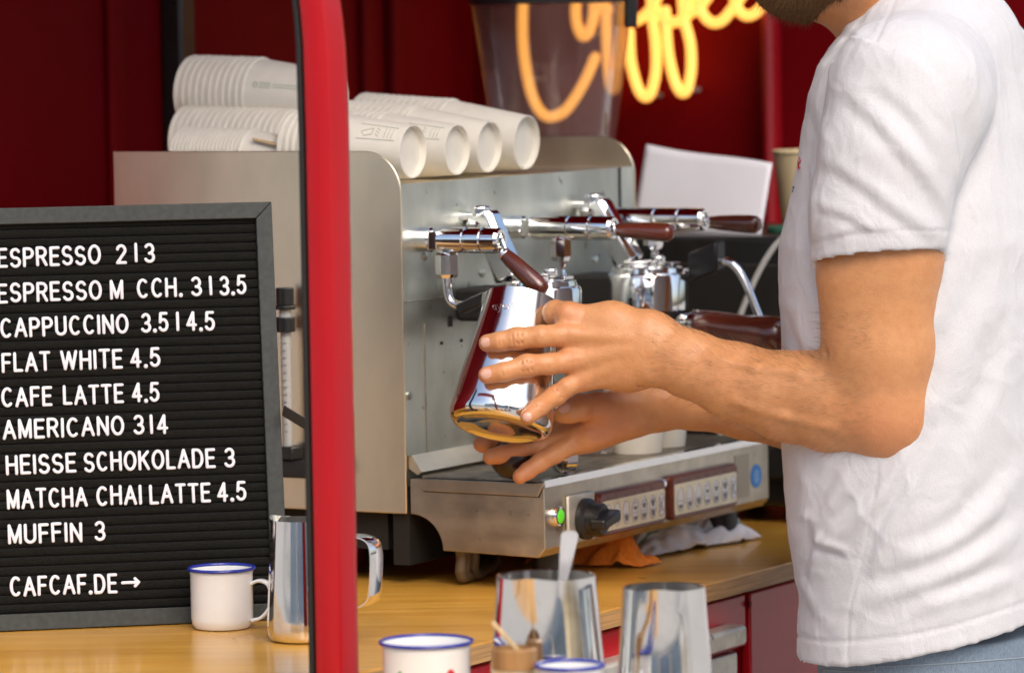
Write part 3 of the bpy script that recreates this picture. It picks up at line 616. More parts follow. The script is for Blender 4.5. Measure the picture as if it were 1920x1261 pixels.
# stroke alphabet: unit height, strokes only
def E_(c):
    el = arc
    G = {
    'A': (.62, [[(0, 0), (.31, 1), (.62, 0)], [(.12, .34), (.50, .34)]]),
    'C': (.58, [arc(.31, .5, .29, .5, 50, 310, 18)]),
    'D': (.56, [[(0, 0), (0, 1), (.24, 1)]+arc(.24, .5, .31, .5, 90, -90, 14)+[(0, 0)]]),
    'E': (.46, [[(.46, 0), (0, 0), (0, 1), (.46, 1)], [(0, .52), (.40, .52)]]),
    'F': (.44, [[(0, 0), (0, 1), (.44, 1)], [(0, .52), (.38, .52)]]),
    'H': (.54, [[(0, 0), (0, 1)], [(.54, 0), (.54, 1)], [(0, .52), (.54, .52)]]),
    'I': (.02, [[(.01, 0), (.01, 1)]]), '|': (.02, [[(.01, .03), (.01, 1.02)]]),
    'K': (.54, [[(0, 0), (0, 1)], [(.52, 1), (0, .42)], [(.19, .62), (.54, 0)]]),
    'L': (.42, [[(0, 1), (0, 0), (.42, 0)]]),
    'M': (.62, [[(0, 0), (0, 1), (.31, .05), (.62, 1), (.62, 0)]]),
    'N': (.54, [[(0, 0), (0, 1), (.54, 0), (.54, 1)]]),
    'O': (.62, [arc(.31, .5, .31, .5, 90, 450, 26)]),
    'P': (.50, [[(0, 0), (0, 1), (.25, 1)]+arc(.25, .74, .25, .26, 90, -90, 12)+[(0, .48)]]),
    'R': (.52, [[(0, 0), (0, 1), (.25, 1)]+arc(.25, .74, .25, .26, 90, -90, 12)+[(0, .48)], [(.27, .48), (.52, 0)]]),
    'S': (.50, [arc(.25, .745, .235, .255, 28, 270, 14)+arc(.25, .25, .25, .25, 90, -155, 14)]),
    'T': (.52, [[(0, 1), (.52, 1)], [(.26, 1), (.26, 0)]]),
    'U': (.54, [[(0, 1), (0, .28)]+arc(.27, .27, .27, .27, 180, 360, 12)+[(.54, 1)]]),
    'W': (.86, [[(0, 1), (.21, 0), (.43, .95), (.65, 0), (.86, 1)]]),
    '2': (.48, [arc(.24, .73, .23, .27, 165, -20, 12)+[(0, 0), (.48, 0)]]),
    '3': (.48, [arc(.23, .74, .22, .26, 150, -90, 12)+arc(.23, .25, .25, .25, 88, -155, 12)]),
    '4': (.50, [[(.36, 0), (.36, 1), (0, .27), (.50, .27)]]),
    '5': (.48, [[(.44, 1), (.08, 1), (.03, .50)]+arc(.22, .32, .25, .32, 125, -150, 14)]),
    '.': (.06, [[(.03, .0), (.03, .03)]]),
    '>': (.95, [[(0, .5), (.95, .5)], [(.74, .72), (.95, .5), (.74, .28)]]),
    }
    return G[c]
RS = .00155
def split_corners(st):
    out = [[st[0]]]
    for i in range(1, len(st)):
        out[-1].append(st[i])
        if i < len(st)-1:
            a = Vector(st[i])-Vector(st[i-1]); b = Vector(st[i+1])-Vector(st[i])
            if a.length > 1e-6 and b.length > 1e-6 and a.angle(b) > math.radians(38): out.append([st[i]])
    return [o for o in out if len(o) > 1]
def word(txt, px0, px1, base0, ch=37.5):
    """px0..px1 outer extents; base0: baseline pixel row at px=0"""
    hgt = (ch-5.2)/FPX*(bl.y+.03); yb = lambda px: base0-2.6-.036*px
    (sa, ta), (sb_, tb_) = bst(px0+2.6, yb(px0)), bst(px1-2.6, yb(px1))
    ws = [E_(c)[0] for c in txt]; gap = .30
    tot = sum(ws)+gap*(len(txt)-1) if len(txt) > 1 else ws[0]
    length = sb_-sa; k = length/tot if len(txt) > 1 else hgt
    s = sa; tdir = (tb_-ta)/length if length > 1e-6 else 0
    for c, w_ in zip(txt, ws):
        mb = MB(); kk = k
        jit = random.uniform(-.0004, .0004); slant = random.uniform(-.012, .012)
        for st in E_(c)[1]:
            rad = RS*1.35 if c == '.' else RS
            for seg in split_corners(st): mb.tube([bw(s+x*kk+slant*y*hgt, ta+tdir*(s-sa)+y*hgt+jit, .0025) for x, y in seg], rad, 8, flat=(en_cam, .75))
        ctr = bw(s+w_*kk/2, ta, .0025)
        mb.build('letter', M_letter, board, at=ctr)
        s += (w_+gap)*k if len(txt) > 1 else 0
LINES = [(503, [('ESPRESSO', -5, 189), ('2', 217, 236), ('|', 252, 257), ('3', 270, 290)]),
 (569, [('ESPRESSO', -5, 191), ('M', 206, 233), ('CCH.', 256, 342), ('3', 358, 379), ('|', 392, 398), ('3.5', 411, 462)]),
 (634, [('CAPPUCCINO', 0, 241), ('3.5', 264, 316), ('|', 330, 335), ('4.5', 349, 403)]),
 (699, [('FLAT', 3, 95), ('WHITE', 113, 230), ('4.5', 244, 301)]),
 (764, [('CAFE', 2, 98), ('LATTE', 118, 232), ('4.5', 247, 299)]),
 (824, [('AMERICANO', 5, 233), ('3', 250, 270), ('|', 281, 286), ('4', 294, 317)]),
 (891, [('HEISSE', 11, 143), ('SCHOKOLADE', 157, 404), ('3', 420, 441)]),
 (955, [('MATCHA', 13, 164), ('CHAI', 180, 266), ('LATTE', 280, 395), ('4.5', 407, 462)]),
 (1021, [('MUFFIN', 15, 154), ('3', 177, 198)]),
 (1119, [('CAFCAF.DE', 18, 220), ('>', 227, 269)])]
for base0, ws in LINES:
    for tx, a, b in ws: word(tx, a, b, base0)
# support leg behind the board
a, b = P(536, 772, 4.27), P(590, 805, 4.36)
MB().obox((a+b)/2, (b-a)*.6, Vector((0, .004, 0)), Vector((.001, 0, .005))).build('support_strut', M_black, board, bevel=.001)
# ------------------------------------------------------------------ level tube beside the machine
c = ml(540, 700, u=-.022); tb = empty('level_tube', W3(c.x, -.022, .07), 'narrow clear level tube with black caps beside the steel side panel', 'tube')
def at_(px, py): q = ml(px, py, u=-.022); return q
zt0, zb0 = at_(533, 600).z, at_(541, 845).z; vv = c.x-.002
MB().cyl(W3(vv, -.022, zb0), W3(vv, -.022, zt0), .0052, n=16).build('tube', M_clear, tb)
for pa, pb, r in ((539, 572, .0092), (572, 580, .0108), (594, 622, .0100)):
    MB().lathe([(r, 0), (r, at_(535, pa).z-at_(535, pb).z)], W3(vv, -.022, at_(535, pb).z), Z, 20).build('cap', M_black, tb, bevel=.001)
MB().cyl(W3(vv, -.022, at_(535, 594).z-.0002), W3(vv, -.022, at_(535, 580).z+.0002), .0062, n=16).build('collar', M_clear, tb)
mk = MB()
for k in range(14): mk.box(tuple(W3(vv, -.022, zb0+.02+k*.0075)+Vector((-.003, -.0058, 0))), tuple(W3(vv, -.022, zb0+.02+k*.0075)+Vector((.0005, -.0048, .0009))))
mk.build('scale_marks', M_ink, tb, smooth=False)
vbox(MB(), (vv-.02, -.034, at_(540, 893).z), (vv+.05, -.004, at_(540, 862).z)).build('bracket', M_black, tb, bevel=.002)
vbox(MB(), (vv-.006, -.033, at_(540, 862).z+.0005), (vv+.012, -.010, at_(540, 835).z)).build('clamp', M_black, tb, bevel=.002)
# ------------------------------------------------------------------ jugs and mugs
def strap_handle(mb, pts, side, w, th):   # flat strap along pts; side = width direction
    rings = []
    pts = [Vector(p) for p in pts]; side = Vector(side).normalized()
    for i, p in enumerate(pts):
        d = (pts[min(i+1, len(pts)-1)]-pts[max(i-1, 0)]).normalized(); n = d.cross(side).normalized()
        rings.append([p+side*sx*w+n*sy*th for sx, sy in ((-1, -.6), (-.8, -1), (.8, -1), (1, -.6), (1, .6), (.8, 1), (-.8, 1), (-1, .6))])
    return mb.rings(rings)
M_inside = mat('satin_steel', (.72, .71, .68), .38, .9)
def jug(loc, label, rb, rt, h, spout_az, axis=Z, handle_pts=None, group='steel milk jugs', spout=.012, wide_h=.12):
    """loc: centre of base. az: angle of the spout round the axis (0 = towards +X)"""
    t = empty('milk_jug', loc, label, 'milk jug', group)
    loc = Vector(loc); d = Vector(axis).normalized(); X = (Vector((1, 0, 0))-d*d.x).normalized(); Yv = d.cross(X)
    n = 64; mb = MB(); rings = []
    def ring(r, hh, sp=0.0, lift=0.0):
        out = []
        for k in range(n):
            a = 2*math.pi*k/n; da = (a-spout_az+math.pi) % (2*math.pi)-math.pi; g = math.exp(-(da/.30)**2)
            out.append(loc+d*(hh+lift*g*sp/.012)+(X*math.cos(a)+Yv*math.sin(a))*(r+sp*g))
        return out
    e = .0006
    prof = [(rb*.4, .0024, 0), (rb*.76, .0024, 0), (rb*.79, .0008, 0), (rb*.85, .0002, 0), (rb*.91, .0012, 0), (rb*.965, .0050, 0), (rb*.99, .0085, 0), (rb, .0125, 0)]
    for k in range(1, 13):
        f = k/12; r = rb+(rt-rb)*(f*f*(3-2*f)*.2+f*.8); prof.append((r, .0125+(h-.0125)*f, spout*max(0, (f-.55)/.45)**1.6))
    rr = [ring(r, hh, sp, .004*max(0, (hh/h-.7)/.3)) for r, hh, sp in prof]
    inner = [ring(r-.0012, hh-(.0004 if i == 0 else 0), sp, .004*max(0, (hh/h-.7)/.3)) for i, (r, hh, sp) in enumerate(reversed(prof[7:]))] + [ring(rb*.9, .006), ring(rb*.4, .0055)]
    mb.rings(rr+inner[:1]+inner[1:2], True, False); jb_ = mb.build('jug_body', M_polish, t, angle=50)
    MB().rings(inner[1:], False, True).build('jug_inside', M_inside, jb_, angle=50)
    if handle_pts: strap_handle(MB(), spline(handle_pts[0], 8), handle_pts[1], handle_pts[2], .0012).build('jug_handle', M_polish, t, angle=40)
    return t
# jug beside the board, spout to the left
jb = onp(548, 1205, (0, 0, CZ), (0, 0, 1)); jb.z = CZ+.0005; sc = 8400/jb.y
jh = (1205-975)/sc*1.0; jr = (640-497)/2/sc*.98
jc = jb+Vector((.010, .02, 0))
hdj = Vector((math.cos(math.radians(-33)), math.sin(math.radians(-33)), 0))
hp = [jc+hdj*(jr*k)+Z*(jh*z_) for k, z_ in ((.9, .84), (1.6, .885), (2.22, .865), (2.42, .76), (2.37, .48), (2.22, .35), (1.6, .28), (.99, .25))]
jug(jc, 'polished steel milk jug half hidden behind the red post', jr, jr*.84, jh, math.radians(148), handle_pts=(hp, hdj.cross(Z), .0095), spout=.006)
def mug(loc, label, r, h, az, rim=.0016, print_=False):
    t = empty('enamel_mug', loc, label, 'mug', 'white enamel mugs with blue rims'); loc = Vector(loc)
    prof = [(r*.5, .001), (r*.88, .0005), (r*.965, .004), (r, .010), (r, h*.5), (r*1.005, h*.9), (r*1.03, h-.001), (r*1.02, h-.0005), (r*.985, h*.9), (r*.98, .012), (r*.9, .004), (r*.4, .003)]
    MB().lathe(prof, loc, Z, 48).build('mug_body', M_enamel, t, angle=50)
    MB().tube([loc+Vector((r*1.055*math.cos(a), r*1.055*math.sin(a), h)) for a in [2*math.pi*k/48 for k in range(48)]], rim, 8, closed=True).build('rim', M_blue, t)
    d = Vector((math.cos(az), math.sin(az), 0)); sd_ = d.cross(Z)
    pts = [loc+d*(r*k)+Z*(h*z_) for k, z_ in ((.97, .74), (1.25, .80), (1.55, .74), (1.66, .55), (1.58, .34), (1.3, .18), (.98, .13))]
    strap_handle(MB(), spline(pts, 6), sd_, .0052, .0016).build('mug_handle', M_enamel, t, angle=60)
    return t
mbp = onp(415, 1181, (0, 0, CZ), (0, 0, 1)); mbp.z = CZ+.0004; sc = 8400/mbp.y; r = 124/2/sc*.955
m1 = mug(mbp+Vector((0, r*.6, 0)), 'white enamel mug with blue rim standing before the letter board', r, (1181-1068)/sc, math.radians(-12))
SZ = CZ-.032                                                    # sill height
def sill(px, topy, wpx, h): # item whose rim is at topy, of given height, standing on the sill: solve its depth
    Y = 3.5
    for k in range(60):
        p = P(px, topy, Y)
        if p.z < SZ+.0005+h: break
        Y += .01
    return Vector((p.x, Y, SZ+.0005)), 8400/Y
p_, sc = sill(799, 1203, 178, .078)
m2 = mug(p_, 'white enamel mug printed with fruit at the front, wider one', 178/2/sc/1.08, .078, math.radians(100))
def fruit_print(p_, r, h, t, n=7):
    for k in range(n):
        a = math.radians(-140+k*14); c = p_+Vector((r*math.cos(a), r*math.sin(a), h)); nrm = Vector((math.cos(a), math.sin(a), 0)); tv = Vector((-nrm.y, nrm.x, 0))
        m_, rr = [(M_leafp, .0035), (M_leafp, .0045), (M_redp, .0045), (M_leafp, .0035), (M_redp, .003), (M_leafp, .0045), (M_redp, .005)][k]
        MB().rings([[c+nrm*.0001+(tv*math.cos(q)*rr*(.6 if k % 2 else 1)+Z*math.sin(q)*rr*(1.6 if k in (6, 1) else 1)) for q in [2*math.pi*j/16 for j in range(16)]], [c+nrm*.0005+(tv*math.cos(q)*rr*(.5 if k % 2 else .9)+Z*math.sin(q)*rr*(1.5 if k in (6, 1) else .9)) for q in [2*math.pi*j/16 for j in range(16)]]]).build('fruit_print', m_, t)
M_redp = mat('red_fruit', (.55, .02, .03), .3); M_leafp = mat('green_fruit', (.10, .28, .05), .3)
r2 = 178/2/sc/1.08
fruit_print(p_, r2, .078-(1262-1203)/sc-.001, m2)
p_ = P(1068, 1246, 3.635); h3 = p_.z-SZ-.0005; p_.z = SZ+.0005; sc = 8400/3.635
m3 = mug(p_, 'white enamel mug at the bottom edge in front of the larger steel jug', 131/2/sc/1.08, h3, math.radians(60))
p_, sc = sill(1024, 1078, 190, .135)
d_ = Vector((.5, .8, 0)).normalized(); rr_ = 187/2/sc
j2 = jug(p_, 'wide steel milk jug with a spoon standing in it at the front', rr_*1.24, rr_, .135, math.radians(255), handle_pts=([p_+d_*rr_*1.0+Z*.118, p_+d_*rr_*1.5+Z*.125, p_+d_*rr_*1.75+Z*.10, p_+d_*rr_*1.75+Z*.05, p_+d_*rr_*1.2+Z*.03], d_.cross(Z), .007), spout=.010)
jp, jr_, jsc = p_, rr_, sc
# spoon standing in it
a = P(1069, 998, p_.y+.005); b = P(1052, 1110, p_.y+.012); dd = (b-a)
M_spoon = mat('spoon_steel', (.80, .79, .80), .4, .55)
sp = empty('spoon', b, 'steel spoon standing in the wide front milk jug', 'spoon')
mb = MB(); rings = []; side = Vector((1, .25, 0)).normalized(); side = (side-dd.normalized()*side.dot(dd.normalized())).normalized(); nn = dd.normalized().cross(side)
for k, w_ in ((-.03, .0038), (0, .0064), (.04, .0074), (.15, .0072), (.4, .0060), (.8, .0040), (1.1, .0032)):
    p = a+dd*k; rings.append([p+side*sx*w_+nn*(sy*.0008-.002*(1-abs(sx)) ) for sx, sy in ((-1, 0), (-.6, -1), (0, -1), (.6, -1), (1, 0), (.6, 1), (0, 1), (-.6, 1))])
mb.rings(rings).build('spoon_handle', M_spoon, sp, angle=60)
end = a+dd*1.1
MB().lathe([(.002, -.004), (.008, .004), (.0105, .015), (.009, .028), (.003, .035)], end, dd, 16).build('spoon_bowl', M_steel, sp, angle=60)
p_, sc = sill(1246, 1106, 160, .125)
rr_ = 160/2/sc; d_ = Vector((.06, 1, 0)).normalized()
j3 = jug(p_+Vector((0, .02, 0)), 'narrow steel milk jug at the front right, its handle turned away', rr_*1.2, rr_*.98, .125, math.radians(262), handle_pts=([p_+Vector((0, .02, 0))+d_*rr_*1.0+Z*.11, p_+d_*rr_*1.9+Z*.112, p_+d_*rr_*2.1+Z*.09, p_+d_*rr_*2.1+Z*.05, p_+d_*rr_*1.5+Z*.03], d_.cross(Z), .007), spout=.009)
# bamboo cup with a stir stick
p_ = P(964, 1212, 3.655); hb = p_.z-SZ-.0005; p_.z = SZ+.0005
bc = empty('bamboo_cup', p_, 'small bamboo holder in front of the wide steel jug', 'holder')
MB().lathe([(.0165, 0), (.0175, .002), (.0175, hb-.018), (.0155, hb-.018), (.0155, .004), (.001, .004)], p_, Z, 32).build('steel_base', M_steel, bc)
MB().lathe([(.0172, hb-.0178), (.0186, hb-.0174), (.0188, hb-.002), (.0158, hb), (.0157, hb-.0176)], p_, Z, 32).build('bamboo_ring', M_bamboo, bc)
a = P(923, 1165, p_.y-.004); b = P(1005, 1255, p_.y+.004)
tag(MB().obox((a+b)/2, (b-a)*.5, Vector((0, .001, 0)), Vector((b-a)).cross(Vector((0, 1, 0))).normalized()*.0018).build('stir_stick', M_stick, None, at=(a+b)/2, bevel=.0004), 'slanting wooden stir stick standing in the bamboo holder', 'stir stick')
# ------------------------------------------------------------------ cloths under the machine
def cloth(name, label, m, outline_fn, nx, ny, parent=None):
    mb = MB(); vs = [outline_fn(i/nx, j/ny) for j in range(ny+1) for i in range(nx+1)]
    fs = [(j*(nx+1)+i, j*(nx+1)+i+1, (j+1)*(nx+1)+i+1, (j+1)*(nx+1)+i) for j in range(ny) for i in range(nx)]
    mb.add(vs, fs); o = mb.build(name, m, None, at=vs[0], angle=180)
    so_ = o.modifiers.new('thick', 'SOLIDIFY'); so_.thickness = .0022; so_.offset = 1
    ss = o.modifiers.new('sub', 'SUBSURF'); ss.levels = 1; ss.render_levels = 1
    return tag(o, label, 'cloth')
from mathutils import noise as mn
def crumple(p0, p1, width, height, seed, taper=.5, wave=3.0):
    p0, p1 = Vector(p0), Vector(p1); d = p1-p0; side = Vector((-d.y, d.x, 0)).normalized()
    def f(s, t):
        tt = t*2-1; base = p0+d*s; w_ = width*(1-taper*s)
        n1 = mn.noise(Vector((s*4+seed, tt*2.2, seed))); n2 = mn.noise(Vector((s*9, tt*6+seed, 3.1*seed))); n3 = mn.noise(Vector((s*18, tt*14+seed, 1.7*seed)))
        prof = max(0, 1-tt*tt)**.6*(.5+.5*math.sin(s*wave*3.1+seed+tt*2.5)*.5+.35)
        edge = min(1, s*6)*min(1, (1-s)*5)
        h = max(.0008, height*(prof*edge*(1-.55*s)+.35*n1*edge+.22*n2*edge+.10*n3*edge))
        q = base+side*(w_*tt*(1+.25*n2))+d*(.05*n1)
        return Vector((q.x, q.y, CZ+.0012+h))
    return f
q0, q1 = mw(1012, 1052, z=.0), mw(1220, 1062, z=.0)
cloth('orange_cloth', 'crumpled orange cloth tucked under the front of the machine', M_orange, crumple(q0, q1, .045, .046, 2.3, .6), 40, 26)
q0, q1 = mw(1140, 1040, z=.0), mw(1398, 1008, z=.0)
tw = cloth('tea_towel', 'crumpled white tea towel with green stripes lying under the machine', M_towel, crumple(q0, q1, .055, .050, 5.2, .6, 4), 60, 34)
tw.data.materials.append(M_green)
for poly in tw.data.polygons:
    j = poly.index//60
    if j in (7, 24): poly.material_index = 1
# ------------------------------------------------------------------ neon sign
UN = UB-.045
def np_(px, py): return onp(px, py, W3(0, UN, 0), A)
neon = empty('neon_sign', np_(1200, 0), 'warm yellow neon script sign on the dark red back wall', 'neon sign')
NEON = [('neon_letter', [(1085, -70), (1040, -105), (1000, -70), (983, -10), (980, 60), (985, 120), (998, 180), (1018, 214), (1040, 218), (1065, 202), (1095, 155), (1116, 108)]),
 ('neon_letter', [(1103, -30), (1083, -5), (1080, 35), (1090, 66), (1103, 62), (1113, 30), (1112, -5), (1100, -28), (1120, 10), (1140, 18)]),
 ('refraction_stroke', [(1136, 8), (1137, 60), (1140, 120), (1145, 162), (1153, 164), (1159, 120), (1163, 60), (1166, 10)]),  # added glowing stroke, shaped like the sign's refraction in the hopper
 ('neon_letter', [(1172, 42), (1200, 36), (1228, 5), (1240, -40), (1235, -80), (1222, -60), (1222, 20), (1229, 80), (1230, 130), (1222, 170), (1210, 182), (1196, 165), (1183, 115), (1180, 60)]),
 ('neon_letter', [(1232, 20), (1250, 38), (1272, 40), (1288, 15), (1297, -40), (1288, -75), (1278, -50), (1282, 30), (1294, 80), (1296, 130), (1288, 168), (1276, 172), (1263, 145), (1252, 90), (1248, 20)]),
 ('neon_letter', [(1290, 28), (1315, 10), (1338, -25), (1345, -60), (1328, -60), (1312, -20), (1316, 22), (1334, 42), (1355, 38), (1378, 10)]),
 ('neon_letter', [(1378, 10), (1400, -22), (1408, -50), (1392, -55), (1377, -20), (1382, 14), (1400, 30), (1422, 20), (1442, -8)])]
for nm, pts in NEON:
    MB().tube(spline([np_(x, y) for x, y in pts], 8), .0067, 14).build(nm, M_neon, neon)
for px, py in ((990, 150), (1095, 66), (1210, 180), (1281, 170), (1335, 42), (1400, 30), (1222, -40), (1288, -60)):
    p = np_(px, py); MB().cyl(p, p+A*.044, .003, n=8).build('standoff', M_clear, neon)
# ------------------------------------------------------------------ grinder behind the machine
YG = 5.13
def gp(px, py): return P(px, py, YG)
cx = 1035; top = gp(cx, 8); bot = gp(1032, 300); hr = lambda px: (px)/2/8400*YG
gc = Vector((top.x, YG, 0))
gr = empty('coffee_grinder', (gc.x, YG, CZ), 'coffee grinder with a clear conical bean hopper behind the machine', 'coffee grinder')
zt_, zb_ = top.z, bot.z
MB().lathe([(hr(222), zb_), (hr(300), zt_), (hr(304), zt_), (hr(302), zt_-.002), (hr(218), zb_)], gc, Z, 56, cap0=False, cap1=False).build('hopper', M_glass, gr)
MB().lathe([(hr(300), zt_+.0005), (hr(312), zt_+.001), (hr(314), zt_+.018), (hr(290), zt_+.026), (hr(60), zt_+.034), (.002, zt_+.034)], gc, Z, 56).build('hopper_lid', M_black, gr)
MB().lathe([(hr(205), zb_-.05), (hr(240), zb_-.045), (hr(240), zb_-.004), (hr(225), zb_-.001)], gc, Z, 48).build('hopper_collar', M_black, gr)
MB().lathe([(.07, CZ+.002), (.075, CZ+.01), (.075, CZ+.05), (.060, CZ+.09), (.062, zb_-.08), (.066, zb_-.052)], gc, Z, 40).build('grinder_body', M_steel, gr)
a, b = gp(1182, -20), gp(1180, 52)
MB().obox((a+b)/2+Vector((0, -.045, 0)), Vector((.0075, 0, 0)), Vector((0, .006, 0)), (b-a)*.5).build('hopper_clip', M_black, gr, bevel=.003)
# ------------------------------------------------------------------ black box, paper, cup, cable behind the barista
q = ml(1300, 442, u=.64); zbx = q.z
va, vb_ = ml(1186, 700, u=.64).x, .225
bx = empty('black_appliance', W3((va+vb_)/2, .75, 0), 'tall black appliance standing on the counter behind the machine', 'appliance')
vbox(MB(), (va, .64, .018), (vb_, .95, zbx)).build('housing', M_black, bx, bevel=.006)
vbox(MB(), (va+.02, .632, .05), (vb_-.02, .6395, zbx-.03)).build('door', M_dark, bx, bevel=.003)
for v in (va+.03, vb_-.03): MB().lathe([(.014, .0005), (.012, .018)], W3(v, .68, 0), Z, 16).build('foot', M_black, bx); MB().lathe([(.014, .0005), (.012, .018)], W3(v, .90, 0), Z, 16).build('foot', M_black, bx)
# paper: a sheet leaning back with a bent upper edge
US = .70
def ppt(px, py, du=0): q = ml(px, py, u=US+du); return W3(*q)
pts = []
nx, ny = 24, 10
for j in range(ny+1):
    t = j/ny
    for i in range(nx+1):
        s = i/nx
        yt = 270+s*38+2.5*math.sin(s*5.5); yb = 428+s*18
        xl_, xr_ = 1212+(1186-1212)*t, 1448+(1426-1448)*t
        pts.append(ppt(xl_+(xr_-xl_)*s, yt+(yb-yt)*t, .03*(1-t)+.006*math.sin(s*4+t*2)))
mb = MB().add(pts, [(j*(nx+1)+i, j*(nx+1)+i+1, (j+1)*(nx+1)+i+1, (j+1)*(nx+1)+i) for j in range(ny) for i in range(nx)])
o = mb.build('paper_sheet', M_sheet, None, at=ppt(1310, 440), angle=180); s_ = o.modifiers.new('thick', 'SOLIDIFY'); s_.thickness = .0006
tag(o, 'blank white paper sheet propped up on the black appliance', 'paper')
# its holder lies flat on the appliance
q = ml(1506, 420, u=.80)
put = put_cup(CUPB, W3(q.x+.002, .80, zbx+.001), Z, 'beige paper cup standing on the black appliance beside the white sheet', None, 1.08)
put.data = CUPB.copy(); put.data.materials.clear(); put.data.materials.append(M_cupb); put.scale = (.95, .95, (P(1468, 281, 5.2).z-CZ-zbx)/.0905)
q = ml(1458, 432, u=.72)
tag(MB().lathe([(.015, .0), (.016, .002), (.016, .006), (.013, .008)], W3(q.x+.004, .72, zbx+.0005), Z, 28).build('green_lid', M_greenm, None, at=W3(q.x+.004, .72, zbx)), 'small dark green lid lying on the black appliance', 'lid')
cb = [ml(x, y, u=.60) for x, y in ((1475, 440), (1452, 462), (1425, 505), (1400, 560), (1385, 600), (1372, 640), (1362, 690), (1352, 760), (1350, 900), (1350, 985))]
tag(MB().tube([W3(*p) for p in spline(cb, 5)], .0032, 10).build('white_cable', M_cable, None, at=W3(*cb[5])), 'white cable hanging in front of the black appliance', 'cable')
